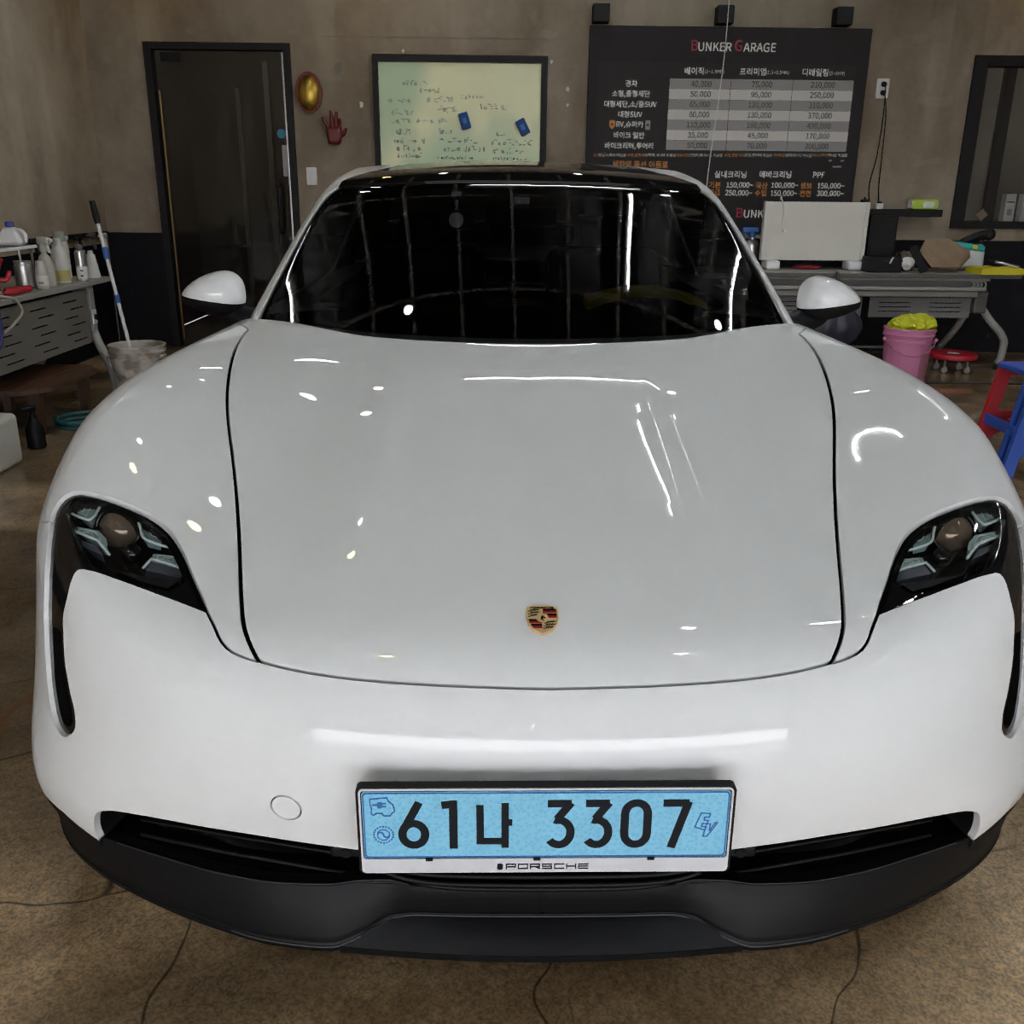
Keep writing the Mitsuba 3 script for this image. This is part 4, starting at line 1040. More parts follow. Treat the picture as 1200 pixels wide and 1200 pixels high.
# ---------------------------------------------------------------- lettering in a font with Hangul
from PIL import Image, ImageDraw, ImageFont
_FONT = ImageFont.truetype(glob.glob('/opt/blender-*/*/datafiles/fonts/Noto Sans CJK Regular.woff2')[0], 56)
def ktext(text, em, bold=0):
    """Lettering as a shapely shape, centred on the origin, em metres high."""
    x0, y0, x1, y1 = _FONT.getbbox(text, anchor='ls', stroke_width=bold)
    im = Image.new('L', (int(x1 - x0) + 8, int(y1 - y0) + 8))
    ImageDraw.Draw(im).text((4 - x0, 4 - y0), text, 255, _FONT, anchor='ls', stroke_width=bold)
    on = np.pad(np.asarray(im) > 127, ((0, 0), (1, 1))).astype(np.int8)
    rows, a = np.nonzero(np.diff(on, axis=1) == 1)
    b = np.nonzero(np.diff(on, axis=1) == -1)[1]
    g = shapely.union_all(shapely.box(a, -rows - 1.0, b, -rows)).buffer(.5).buffer(-.5).simplify(.6)
    c = shapely.box(*g.bounds).centroid
    return affinity.scale(affinity.translate(g, -c.x, -c.y), em / 56, em / 56, origin=(0, 0))

# ---------------------------------------------------------------- price board
satin('m_board', rgb(.025, .0215, .022), .35, 1.5, .3)
satin('m_board_panel', rgb(.030, .027, .027), .35, 1.5, .3)
satin('m_row_grey', rgb(.30, .285, .275), .35)
satin('m_row_light', rgb(.62, .59, .565), .35)
satin('m_text_white', rgb(.80, .79, .77), .35)
satin('m_text_orange', rgb(.58, .22, .04), .35)
satin('m_text_red', rgb(.36, .018, .05), .35)
satin('m_text_dark', rgb(.06, .055, .055), .35)
BD = thing('price_board', 'large dark price board with white and orange lettering on the back wall', 'sign')
BY = WY - .045
scene[BD] = mikit.ply(rbox((2.198, .04, 1.52), (1.722, WY - .022, 1.748), .003), 'm_board')
def flat(poly, d=.0012, lift=0.0): return upright(extrude(poly, d), (0, BY + .0025 - lift - d * 0 - .001, 0))
add(f'{BD}__panel', flat(sg.box(.693, 1.56, 2.727, 2.25), .001), 'm_board_panel')
rz = np.linspace(2.139, 1.613, 8)
cx_ = (1.262, 1.747, 2.238, 2.722)
for i in range(7):
    for j in range(3):
        add(f'{BD}__price_cell', flat(sg.box(cx_[j] + .002, rz[i + 1], cx_[j + 1] - .002, rz[i] - .001), .001, .001), 'm_row_light' if i % 2 else 'm_row_grey')
for s, x, z, em, c, b in BOARD_TEXT:
    add(f'{BD}__lettering', flat(affinity.translate(ktext(s, em, 1 if em > .042 else 0), x, z), .0008, .0024), {'w': 'm_text_white', 'o': 'm_text_orange', 'r': 'm_text_red', 'k': 'm_text_dark'}[c], False)
sh = affinity.translate(affinity.scale(shield, 1.0, 1.05, origin=(0, 0)), .824, 1.797)
add(f'{BD}__crest_print', flat(sh.difference(affinity.translate(rrect(.016, .016, .004), .824, 1.799)), .0008, .0024), 'm_text_orange')
add(f'{BD}__badge_print', flat(affinity.translate(rrect(.040, .070, .006).difference(rrect(.022, .012, .002)), 1.108, 1.796), .0008, .0024), 'm_row_grey')
for x, z, w in ((2.66, 1.50, .07), (2.60, 1.545, .03), (2.70, 1.545, .03)):
    add(f'{BD}__small_mark', flat(affinity.translate(rrect(w, .012, .004), x, z), .0008, .0012), 'm_row_grey')
for x, nm in ((.70, 'left end of the price board'), (1.652, 'middle of the price board'), (2.567, 'right end of the price board')):
    k = thing('box_lamp', f'small black box wall lamp above the {nm}', 'lamp')
    scene[k] = mikit.ply(rbox((.125, .13, .125), (x, WY - .065, 2.583), .004), 'm_black_satin')
    add(k + '__end_plate', cyl(.045, .004, (x, WY - .065, 2.520), 20), 'm_black_plastic')
k = thing('hanging_cord', 'thin pale cord hanging down in front of the price board', 'cord')
scene[k] = mikit.ply(sweep(smooth_line([(1.665, WY - .15, 3.2), (1.66, WY - .15, 2.4), (1.635, WY - .14, 1.9), (1.60, WY - .12, 1.35), (1.60, WY - .08, 1.0)], 40), .004), 'm_white_plastic', True)

# ---------------------------------------------------------------- whiteboard
def _wb_reflect(p, n, uv):
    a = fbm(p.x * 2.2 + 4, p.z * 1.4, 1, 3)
    return mix((.50, .64, .42), (.82, .82, .52), smoothstep(.32, .66, a))  # yellowish reflections put into the board colour as soft patches
satin('m_whiteboard', proc(_wb_reflect), .12)
WB = thing('whiteboard', 'framed pale green writing board covered in marker notes', 'whiteboard')
fr = sg.box(-1.073, 1.42, .302, 2.289)
inn_ = sg.box(-1.028, 1.465, .252, 2.236)
scene[WB] = mikit.ply(upright(extrude(fr.difference(inn_), .035), (0, WY - .001, 0)), 'm_frame_black')
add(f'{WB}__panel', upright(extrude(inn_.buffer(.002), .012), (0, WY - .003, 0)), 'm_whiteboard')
rng = random.Random(5)
def scribble(x, z, w, h, n):
    out = []
    cx0 = x
    while cx0 < x + w:
        cw = h * rng.uniform(.6, 1.0)
        for _ in range(n):
            p0 = (cx0 + rng.uniform(0, .8) * cw, z + rng.uniform(0, 1) * h)
            if rng.random() < .55: q = [(p0), (p0[0] + rng.uniform(.2, .7) * cw, p0[1] + rng.uniform(-.1, .1) * h)]
            elif rng.random() < .6: q = [(p0), (p0[0] + rng.uniform(-.1, .1) * cw, z + rng.uniform(0, .5) * h)]
            else: q = arc(p0[0], z + .4 * h, .2 * cw, .25 * h, 0, 330, 8)
            out.append(sg.LineString(q).buffer(.0022))
        cx0 += cw * 1.12
        if rng.random() < .18: cx0 += cw * .5
    return shapely.union_all(out)
satin('m_marker', rgb(.03, .035, .03), .3)
satin('m_marker_faint', rgb(.20, .25, .17), .3)
WPX = lambda px, py: (-1.073 + (px - 436) * .00667 + 0 * py, 2.289 - (py - 64) * .00622)
lines = [(460, 154, 16, 7, 0), (460, 165, 32, 7, 0), (461, 174, 26, 7, 0), (462, 183, 28, 7, 0), (513, 153, 14, 7, 0), (514, 164, 46, 7, 0), (518, 174, 48, 7, 0), (510, 185, 42, 4, 0), (581, 155, 10, 6, 0), (577, 166, 44, 7, 0), (578, 176, 30, 7, 0), (578, 185, 40, 4, 0), (561, 123, 30, 7, 0),
         (452, 117, 28, 7, 1), (456, 131, 24, 7, 1), (456, 141, 66, 7, 1), (498, 115, 30, 8, 1), (512, 127, 22, 8, 1), (470, 97, 28, 6, 1), (490, 105, 24, 6, 1), (540, 112, 22, 5, 1)]
for px_, py_, w, h, faint in lines:
    x, z = WPX(px_, py_ + h / 2)
    add(f'{WB}__handwriting', upright(extrude(scribble(x, z, w * .00667, h * .0062, 3), .0006), (0, WY - .0152, 0)), 'm_marker_faint' if faint else 'm_marker', False)
    labels[[q for q in scene if q.startswith(f'{WB}__handwriting')][-1]] = {'kind': 'stuff'}
satin('m_blue_foam', rgb(.012, .075, .30), .5)
for x, z, a, nm in ((-.352, 1.812, 17, 'left'), (.112, 1.770, 28, 'right')):
    k = thing('eraser', f'small blue board eraser, the {nm} one of two on the writing board', 'eraser')
    e = rbox((.078, .030, .125), (0, 0, 0), .010, rot=rot([0, 1, 0], -a * -1))
    e.apply_transform(rot([0, 1, 0], -2 * a))
    e.apply_translation([x, WY - .031, z])
    scene[k] = mikit.ply(e, 'm_blue_foam', 40)
    lab = rbox((.03, .003, .045), (0, 0, 0), .001, rot=rot([0, 1, 0], -a)); lab.apply_translation([x, WY - .047, z])
    add(k + '__pad', lab, 'm_blue_ink')

# ---------------------------------------------------------------- ornaments, switch, outlet, shelf on the back wall
k = thing('wall_ornament', 'golden oval wall ornament with a dark red rim beside the glass door', 'ornament')
dome = trimesh.creation.icosphere(subdivisions=4).slice_plane([0, 0, 0], [0, -1, 0])
dome.apply_scale([.088, .055, .135]); dome.apply_translation([-1.578, WY - .018, 2.003])
metal('m_gold_deep', rgb(.62, .40, .08), .28)
satin('m_deep_red', rgb(.13, .010, .012), .25)
scene[k] = mikit.ply(dome, 'm_gold_deep', True)
ring = sg.Point(0, 0).buffer(1, quad_segs=16)
add(k + '__rim', upright(extrude(affinity.translate(affinity.scale(ring, .103, .150), -1.578, 2.008), .03), (0, WY - .001, 0)), 'm_deep_red', 40)
k = thing('hand_ornament', 'dark red hand-shaped wall ornament below the golden oval one', 'ornament')
import manifold3d as m3
def hull_chain(pts):
    out = m3.Manifold()
    for (a, ra), (b, rb) in zip(pts[:-1], pts[1:]):
        out += m3.Manifold.batch_hull([m3.Manifold.sphere(ra, 16).translate(a), m3.Manifold.sphere(rb, 16).translate(b)])
    return out
def manifold_tm(m):
    q = m.to_mesh()
    return trimesh.Trimesh(q.vert_properties[:, :3], q.tri_verts, process=False)
hx, hz, hy = -1.395, 1.715, WY - .03
H = m3.Manifold.batch_hull([m3.Manifold.sphere(.030, 16).translate(p) for p in ((hx - .035, hy, hz + .01), (hx + .035, hy, hz + .015), (hx - .022, hy, hz - .06), (hx + .028, hy, hz - .06))])
for pts in ([((hx - .030, hy, hz + .02), .016), ((hx - .066, hy - .01, hz + .075), .014), ((hx - .082, hy - .02, hz + .105), .011)],
            [((hx - .008, hy, hz + .03), .017), ((hx - .012, hy - .01, hz + .10), .015), ((hx - .016, hy - .018, hz + .150), .011)],
            [((hx + .018, hy, hz + .03), .017), ((hx + .022, hy - .01, hz + .10), .015), ((hx + .030, hy - .018, hz + .143), .011)],
            [((hx + .040, hy, hz + .02), .015), ((hx + .052, hy - .012, hz + .07), .013), ((hx + .055, hy - .03, hz + .095), .011)],
            [((hx + .045, hy, hz - .03), .018), ((hx + .082, hy - .012, hz - .01), .015), ((hx + .100, hy - .02, hz + .025), .012)]):
    H += hull_chain(pts)
hm = manifold_tm(H.refine_to_length(.008))
hm = trimesh.Trimesh(hm.vertices, hm.faces); trimesh.smoothing.filter_taubin(hm, iterations=8)
scene[k] = mikit.ply(hm, 'm_deep_red', True)
add(k + '__mount', disc(.03, .02, (hx, WY - .001, hz - .01)), 'm_deep_red')
k = thing('light_switch', 'white light switch plate on the wall right of the glass door', 'switch')
scene[k] = mikit.ply(upright(extrude(rrect(.082, .135, .008), .010), (-1.594, WY - .0005, 1.385)), 'm_white_plastic', 30)
add(k + '__rocker', rbox((.034, .012, .06), (-1.594, WY - .012, 1.385), .004), 'm_white_plastic')
k = thing('power_outlet', 'white double power outlet right of the price board', 'outlet')
scene[k] = mikit.ply(upright(extrude(rrect(.098, .145, .008), .010), (2.968, WY - .0005, 2.088)), 'm_white_plastic', 30)
for dz in (.030, -.032):
    add(k + '__socket', lathe([(.026, 0), (.03, 0), (.03, .004), (.026, .004)], 24).apply_transform(rot([1, 0, 0], 90)).apply_translation([2.968, WY - .009, 2.088 + dz]), 'm_white_plastic')
for i, dz in enumerate((.030, -.032)):
    k = thing('power_plug', f'black plug in the {"upper" if i == 0 else "lower"} socket of the white outlet, cord hanging to the shelf', 'plug')
    pl = join(cyl(.020, .035, n=16, r2=.015).apply_transform(rot([1, 0, 0], 90)).apply_translation([2.968, WY - .016, 2.088 + dz]), rbox((.016, .02, .03), (2.972, WY - .048, 2.080 + dz), .005))
    scene[k] = mikit.ply(pl, 'm_black_plastic', 40)
    xs = [2.975, 2.99 + .02 * i, 2.985 + .035 * i, 2.955 + .075 * i, 2.985 + .07 * i]
    zs = [2.07 + dz, 1.85, 1.60, 1.36, 1.20]
    add(k + '__cord', sweep(smooth_line([(a, WY - .045 - .01 * i + .01 * j, b) for j, (a, b) in enumerate(zip(xs, zs))], 50), .0042), 'm_black_plastic', True)
k = thing('wall_shelf', 'narrow black floating shelf under the hanging plug cords', 'shelf')
scene[k] = mikit.ply(rbox((.68, .20, .055), (3.17, WY - .10, 1.150), .003), 'm_frame_black')
satin('m_lime', rgb(.42, .60, .06), .35)
k = thing('tissue_pack', 'lime green and white pack lying on the black wall shelf', 'package')
scene[k] = mikit.ply(rbox((.205, .10, .078), (3.372, WY - .12, 1.2175), .012), 'm_lime', 40)
add(k + '__label', upright(extrude(rrect(.09, .045, .008), .001), (3.40, WY - .1705, 1.216)), 'm_white_plastic')
for s_ in (-1, 1): add(k + '__seal', rbox((.006, .085, .055), (3.372 + s_ * .104, WY - .12, 1.2175), .002), 'm_white_plastic')
k = thing('adapter', 'black power adapter on the left end of the wall shelf', 'adapter')
scene[k] = mikit.ply(rbox((.05, .05, .075), (2.90, WY - .10, 1.2152), .006), 'm_black_plastic', 40)
add(k + '__prong', rbox((.014, .014, .02), (2.90, WY - .10, 1.26), .003), 'm_black_plastic')
k = thing('adapter', 'small white adapter beside the black one on the wall shelf', 'adapter')
scene[k] = mikit.ply(rbox((.055, .05, .045), (3.02, WY - .11, 1.20), .008), 'm_white_plastic', 40)
add(k + '__prong', rbox((.03, .03, .012), (3.02, WY - .11, 1.228), .003), 'm_black_plastic')
# patches of filler on the plaster
matte('m_filler', rgb(.62, .60, .55))
for px_, pz_, r in ((-1.335, 2.19, .045), (-1.17, 1.925, .022), (.465, 2.055, .018), (-.83, 2.315, .012), (.33, 2.25, .014), (.468, 1.94, .012)):
    q = np.random.default_rng(int(abs(px_) * 1000))
    an = np.linspace(0, 6.283, 12)[:-1]
    rr = r * q.uniform(.6, 1.15, 11)
    add('wall_back__filler_spot', upright(extrude(sg.Polygon(np.stack([px_ + rr * np.cos(an) * .7, pz_ + rr * np.sin(an)], 1)).buffer(.003), .003), (0, WY + .001, 0)), 'm_filler' if r < .04 else 'm_side_wall')
# things on the window sill
satin('m_paper', rgb(.70, .70, .68), .5)
satin('m_print_blue', rgb(.08, .12, .25), .4)
for x, w, nm in ((4.235, .085, 'narrow white carton on the window sill'), (4.40, .13, 'wide white carton with red print at the right of the window sill')):
    k = thing('carton', nm, 'carton')
    scene[k] = mikit.ply(rbox((w, .08, .22), (x, WY + .20, WZ0 + .166), .003), 'm_paper')
    add(k + '__print', upright(extrude(rrect(w * .75, .012, .002), .001), (x, WY + .16, WZ0 + .21)), 'm_text_red' if w > .1 else 'm_print_blue')
    add(k + '__print', upright(extrude(rrect(w * .5, .05, .002), .001), (x, WY + .16, WZ0 + .13)), 'm_row_grey')
k = thing('tag', 'tan diamond-shaped tag standing on the window sill', 'tag')
satin('m_tan', rgb(.36, .26, .19), .5)
scene[k] = mikit.ply(upright(extrude(affinity.rotate(sg.box(-.035, -.035, .035, .035), 45), .006), (3.99, WY + .13, WZ0 + .106)), 'm_tan')
# ---------------------------------------------------------------- right-hand work bench
satin('m_bench_top', rgb(.34, .33, .30), .35)
satin('m_bench_edge', rgb(.10, .095, .088), .4)
satin('m_bench_frame', rgb(.30, .295, .275), .35)
satin('m_bench_panel', rgb(.20, .20, .20), .45)
def slotted(w, h, slots, sw, sh):
    p = rrect(w, h, .006)
    return p.difference(shapely.union_all([affinity.translate(rrect(sw, sh, sh * .45), x, z) for x, z in slots]))
k = thing('folding_table', 'long grey folding table with slotted front panels along the back wall', 'table')
RB = k
scene[k] = mikit.ply(rbox((2.45, .60, .022), (2.59, 6.32, .721), .006), 'm_bench_top')
add(f'{k}__edge_band', rbox((2.46, .012, .030), (2.59, 6.017, .718), .004), 'm_bench_edge')
add(f'{k}__rail', rbox((2.25, .03, .024), (2.48, 6.06, .692), .006), 'm_bench_frame')
add(f'{k}__beam', rbox((2.20, .05, .030), (2.49, 6.07, .622), .010), 'm_bench_frame')
add(f'{k}__beam', rbox((2.16, .03, .045), (2.47, 6.10, .580), .010), 'm_bench_frame')
add(f'{k}__back_plate', box((2.2, .012, .11), (2.48, 6.13, .65)), 'm_bench_panel')
for i, x in enumerate((3.475, 3.505, 3.535, 3.565)):
    add(f'{k}__bracket_rib', sweep(smooth_line([(x - .06, 6.052, .69), (x, 6.045, .675), (x + .012, 6.045, .655), (x, 6.05, .632), (x - .04, 6.055, .622)], 20), .0065, 8), 'm_bench_frame', True)
for i, x in enumerate((1.55, 2.30, 3.11)):
    w = .72 if i < 2 else .78
    sl = [(sx * w / 4, sz) for sx in (-1, 1) for sz in (.035, .003, -.030)]
    add(f'{k}__front_panel', upright(extrude(slotted(w, .15, sl, w * .32, .0065), .012), (x + .05, 6.19, .470)), 'm_bench_panel')
    add(f'{k}__panel_backing', box((w - .04, .006, .13), (x + .05, 6.205, .470)), 'm_black_matte')
for x in (1.50, 3.62):
    add(f'{k}__leg_bracket', rbox((.10, .10, .17), (x - .02, 6.17, .52), .015), 'm_bench_edge')
    add(f'{k}__leg', sweep(smooth_line([(x - .05, 6.25, .46), (x - .075, 6.34, .30), (x - .10, 6.52, .12), (x - .10, 6.64, .02)], 30), .027, 12), 'm_bench_frame', True)
    add(f'{k}__leg', sweep(smooth_line([(x + .04, 6.20, .46), (x + .09, 6.16, .38), (x + .19, 6.14, .27), (x + .225, 6.15, .20), (x + .225, 6.16, .10), (x + .21, 6.17, .045)], 30), .029, 12), 'm_bench_frame', True)
    add(f'{k}__foot', cyl(.024, .03, (x + .21, 6.17, .0), 16, .02), 'm_black_plastic')
add(f'{k}__cross_bar', sweep(np.array([(1.45, 6.62, .10), (3.55, 6.62, .10)]), .012), 'm_bench_frame')
TZ = .732
satin('m_ivory', rgb(.66, .64, .58), .3)
k = thing('portable_panel', 'upright ivory rectangular panel on short white feet on the right-hand table', 'panel')
scene[k] = mikit.ply(rbox((.795, .055, .43), (2.342, 6.37, 1.017), .006), 'm_ivory', 40)
for x in (1.957, 2.727): add(f'{k}__side_rail', rbox((.030, .062, .432), (x, 6.365, 1.017), .006), 'm_ivory', 40)
for x in (2.03, 2.665): add(f'{k}__foot', rbox((.11, .16, .07), (x, 6.36, TZ + .036), .02), 'm_white_plastic', 40)
add(f'{k}__cord', sweep(smooth_line([(2.055, 6.335, 1.24), (2.052, 6.325, 1.34 - .07), (2.085, 6.328, 1.16), (2.075, 6.335, 1.05), (2.07, 6.333, 1.025)], 30), .0035), 'm_white_plastic', True)
add(f'{k}__knob', cyl(.012, .02, n=16).apply_transform(rot([1, 0, 0], 90)).apply_translation([2.105, 6.345, 1.02]), 'm_white_plastic')
satin('m_red_cloth', rgb(.42, .03, .05), .6)
def cloth(key, label, cat, center, size, mt, seed, puff=.5, grp=None, base=None):
    """A crumpled cloth: a flattened, folded lump resting at center's height."""
    k = thing(key, label, cat, grp)
    m = trimesh.creation.icosphere(subdivisions=5)
    v = m.vertices
    d = 1 + .30 * (meshkit.fbm(v * 1.7 + seed, 3, seed) - .5) * 2
    ridge = 1 - np.abs(2 * meshkit.noise(v * [2.3, 2.3, 1.6] + seed * 3.1, seed + 1) - 1)
    d += .34 * (ridge - .5) + .10 * (1 - np.abs(2 * meshkit.noise(v * 5.5 + seed, seed + 2) - 1))
    v = v * d[:, None]
    z = np.where(v[:, 2] < 0, v[:, 2] * .25, v[:, 2])
    v = np.stack([v[:, 0] * size[0] / 2, v[:, 1] * size[1] / 2, z * size[2]], 1)
    v[:, 2] -= v[:, 2].min()
    v[:, 2] *= size[2] / v[:, 2].max()
    m.vertices = v + np.array(center)
    scene[k] = mikit.ply(m, mt, True)
    return k
cloth('cloth', 'red cloth lying under the ivory panel', 'cloth', (2.34, 6.45, TZ), (.20, .14, .035), 'm_red_cloth', 3)
satin('m_yellow_cloth', rgb(.82, .70, .02), .7)
satin('m_neon', rgb(.72, .74, .02), .7)
k = thing('spray_bottle', 'steel spray bottle with a blue trigger head behind the car roof', 'bottle')
scene[k] = mikit.ply(lathe([(0, 0), (.05, 0), (.055, .01), (.055, .17), (.045, .20), (.022, .215), (.022, .235), (0, .235)], 28, (1.905, 6.50, TZ)), 'm_steel', 40)
satin('m_blue_plastic', rgb(.02, .10, .34), .3)
add(f'{k}__trigger_head', join(rbox((.13, .035, .045), (1.89, 6.50, TZ + .285), .012), cyl(.024, .04, (1.905, 6.50, TZ + .23), 18), rbox((.015, .02, .08), (1.84, 6.50, TZ + .235), .006, rot=rot([0, 1, 0], 20))), 'm_blue_plastic', 40)
k = thing('speaker_box', 'tall black box standing right of the ivory panel', 'box')
scene[k] = mikit.ply(rbox((.215, .22, .41), (2.905, 6.55, TZ + .205), .006), 'm_black_satin')
add(f'{k}__front', rbox((.185, .006, .37), (2.905, 6.438, TZ + .205), .003), 'm_black_plastic')
k = thing('tool_case', 'low black case in front of the tall black box', 'case')
scene[k] = mikit.ply(rbox((.25, .16, .115), (2.83, 6.20, TZ + .058), .012), 'm_black_satin', 40)
add(f'{k}__lid', rbox((.255, .165, .012), (2.83, 6.20, TZ + .085), .004), 'm_black_plastic')
add(f'{k}__latch', rbox((.012, .008, .05), (2.87, 6.117, TZ + .09), .003, rot=rot([0, 1, 0], 24)), 'm_white_plastic')
k = thing('cable_coil', 'black cable coil beside the low black case', 'cable')
tt = np.linspace(0, 4 * math.pi, 60)
scene[k] = mikit.ply(sweep(np.stack([2.97 + .02 * np.cos(tt), 6.26 + .012 * np.sin(tt * .5), TZ + .075 + .06 * np.sin(tt)], 1), .009, 8), 'm_black_plastic', True)
k = thing('cup', 'small white bowl tipped beside the low black case', 'bowl')
cp = lathe([(0, 0), (.025, 0), (.05, .045), (.054, .05), (.048, .046), (.022, .006), (0, .006)], 24)
cp.apply_transform(rot([1, 0, 0], -55)); cp.apply_transform(rot([0, 0, 1], -20)); cp.apply_translation([2.985, 6.10, TZ + .045])
scene[k] = mikit.ply(cp, 'm_white_plastic', 40)
add(f'{k}__base_ring', lathe([(.020, -.004), (.027, -.004), (.027, .002), (.020, .002)], 24).apply_transform(rot([1, 0, 0], -55)).apply_transform(rot([0, 0, 1], -20)).apply_translation([2.985, 6.10, TZ + .045]), 'm_white_plastic')
satin('m_brown_cloth', rgb(.16, .12, .085), .7)
cloth('glove', 'crumpled brown work glove left of the cardboard', 'glove', (3.06, 6.335, TZ), (.12, .16, .15), 'm_brown_cloth', 8)
k = thing('strap', 'black strap leaning between the brown glove and the cardboard', 'strap')
sp = rbox((.065, .012, .21), (0, 0, 0), .005, rot=rot([0, 1, 0], -27)); sp.apply_transform(rot([1, 0, 0], -14)); sp.apply_translation([3.075, 6.12, TZ + .100])
scene[k] = mikit.ply(sp, 'm_black_satin')
add(f'{k}__buckle', rbox((.07, .016, .02), (3.11, 6.107, TZ + .037), .004, rot=rot([0, 1, 0], -27)), 'm_black_plastic')
def _cardb(p, n, uv):
    return mix((.25, .165, .095), (.36, .25, .155), fbm(p.x * 9, p.z * 9, p.y * 9, 3)) * (.9 + .2 * noise(p.x * 60 + p.z * 60, p.y * 8))
satin('m_cardboard', proc(_cardb), .6)
k = thing('cardboard', 'stack of flattened brown cardboard leaning on the right-hand table', 'cardboard')
cbp = sg.Polygon([(-.185, .115), (-.125, .215), (.055, .225), (.205, .120), (.085, -.030), (-.115, -.03), (-.15, .04)])
tilt = rot([1, 0, 0], -38)
for i in range(5):
    m = upright(extrude(affinity.rotate(affinity.scale(cbp, 1 - .02 * i, 1 - .02 * i), -1.6 * i), .007), (.012 * i, .012 * i, 0))
    m.apply_transform(tilt); m.apply_translation([3.315, 6.19 + .004 * i, TZ + .060])
    if i == 0: scene[k] = mikit.ply(m, 'm_cardboard')
    else: add(f'{k}__sheet', m, 'm_cardboard')
k = thing('dryer', 'black blower nozzle lying behind the cardboard', 'tool')
scene[k] = mikit.ply(join(sweep(smooth_line([(3.50, 6.55, .90), (3.60, 6.55, .945), (3.70, 6.55, .985), (3.79, 6.55, 1.0)], 20), np.linspace(.018, .042, 20), 14), sweep(np.array([(3.73, 6.55, .96), (3.745, 6.55, .85), (3.75, 6.56, TZ + .004)]), .022, 12)), 'm_black_satin', True)
add(f'{k}__cap', trimesh.creation.icosphere(subdivisions=3, radius=.047).apply_translation([3.79, 6.55, 1.0]), 'm_black_plastic', True)
satin('m_teal', rgb(.03, .42, .42), .3)
satin('m_film', rgb(.55, .57, .56), .2)
k = thing('wipes_pack', 'white and teal plastic pack behind the yellow cloth', 'package')
pk_ = rbox((.22, .10, .19), (3.62, 6.48, TZ + .100), .03)
pk_.vertices[:, 0] += .12 * (pk_.vertices[:, 2] - TZ - .1) * -.4
scene[k] = mikit.ply(pk_, 'm_film', 40)
add(f'{k}__lid', rbox((.24, .11, .05), (3.60, 6.472, TZ + .178), .02, rot=rot([0, 1, 0], 8)), 'm_teal', 40)
add(f'{k}__sticker', rbox((.04, .004, .03), (3.63, 6.416, TZ + .178), .001, rot=rot([0, 1, 0], 8)), 'm_yellow_cloth')
k = thing('cloth', 'folded yellow cloth hanging over the right end of the grey table', 'cloth')
xx = np.linspace(3.50, 4.0, 40)
yy = np.linspace(5.99, 6.25, 16)
X, Y = np.meshgrid(xx, yy, indexing='ij')
Z = TZ + .045 + .012 * (meshkit.fbm(np.stack([X * 14, Y * 14, X * 0], -1), 3, 4) - .5) * 2
Z -= np.clip(X - 3.82, 0, 1) ** 2 * 2.2
Zb = np.where(X < 3.82, TZ + .001 + 0 * X, Z - .02)
top_ = loft(np.stack([X, Y, Z], -1)); bot_ = loft(np.stack([X, Y, Zb], -1))
sides = [loft(np.stack([np.stack([X, Y, Z], -1)[s_], np.stack([X, Y, Zb], -1)[s_]])) for s_ in ((slice(None), 0), (slice(None), -1), (0, slice(None)), (-1, slice(None)))]
scene[k] = mikit.ply(join(top_, bot_, *sides), 'm_yellow_cloth', 50)
k = thing('rod', 'grey rod tool lying right of the plastic pack', 'tool')
scene[k] = mikit.ply(sweep(np.array([(3.80, 6.43, .80), (3.86, 6.40, .79), (3.96, 6.34, .765)]), .012, 10), 'm_steel', True)
add(f'{k}__grip', sweep(np.array([(3.765, 6.45, .807), (3.81, 6.425, .798)]), .018, 10), 'm_black_plastic', True)

# pink bucket with yellow cloth, red stool on casters, dark bag, step stool
satin('m_label', rgb(.42, .16, .22), .4)
satin('m_pink', rgb(.66, .23, .42), .35)
def bucket(key, label, at, r, h, mt, handle):
    k = thing(key, label, 'bucket')
    r0 = r * .84
    at3 = (at[0], at[1], .002)
    R = lambda z: r0 + (r * .97 - r0) * z / h
    prof = [(0, 0), (r0, 0), (R(.01), .01), (R(h * .76), h * .76), (R(h * .76) + .010, h * .765), (R(h * .80) + .010, h * .80), (R(h * .81), h * .81), (R(h * .86), h * .86), (r + .002, h * .865), (r + .006, h * .90), (r, h * .91), (r, h * .98), (r + .006, h * .985), (r + .004, h), (r - .004, h), (r - .008, h * .97), (r0 - .004, .012), (0, .012)]
    scene[k] = mikit.ply(lathe(prof, 48, at3), mt, 35)
    an = np.linspace(math.radians(handle[0]), math.radians(handle[1]), 30)
    t = np.linspace(0, 1, 30)
    hp = np.stack([at[0] + (r + .012) * np.cos(an), at[1] + (r + .012) * np.sin(an), h * .82 - handle[2] * np.sin(t * math.pi)], 1)
    add(f'{k}__handle', sweep(hp, .004), handle[3], True)
    for e in (0, -1): add(f'{k}__handle_lug', trimesh.creation.icosphere(subdivisions=2, radius=.013).apply_translation(hp[e]), mt, True)
    return k
k = bucket('pink_bucket', 'pink plastic bucket with a yellow cloth on top beside the car', (2.80, 5.47), .168, .41, 'm_pink', (190, 330, .10, 'm_label'))
lab = loft(np.array([[(2.80 + (.1435 + .0535 * z) * math.cos(a), 5.47 + (.1435 + .0535 * z) * math.sin(a), z) for a in np.radians(np.linspace(285, 325, 12))] for z in (.07, .25)]))
add(f'{k}__label', lab, 'm_label', True)
cloth('cloth', 'yellow cloth crumpled in the mouth of the pink bucket', 'cloth', (2.82, 5.47, .375), (.27, .25, .135), 'm_neon', 21)
satin('m_red_plastic', rgb(.42, .015, .025), .3)
k = thing('creeper_stool', 'low round red rolling stool on casters under the grey table', 'stool')
scene[k] = mikit.ply(lathe([(0, .10), (.155, .10), (.172, .108), (.176, .125), (.170, .142), (.155, .148), (0, .148)], 48, (3.42, 6.06, 0)), 'm_red_plastic', 40)
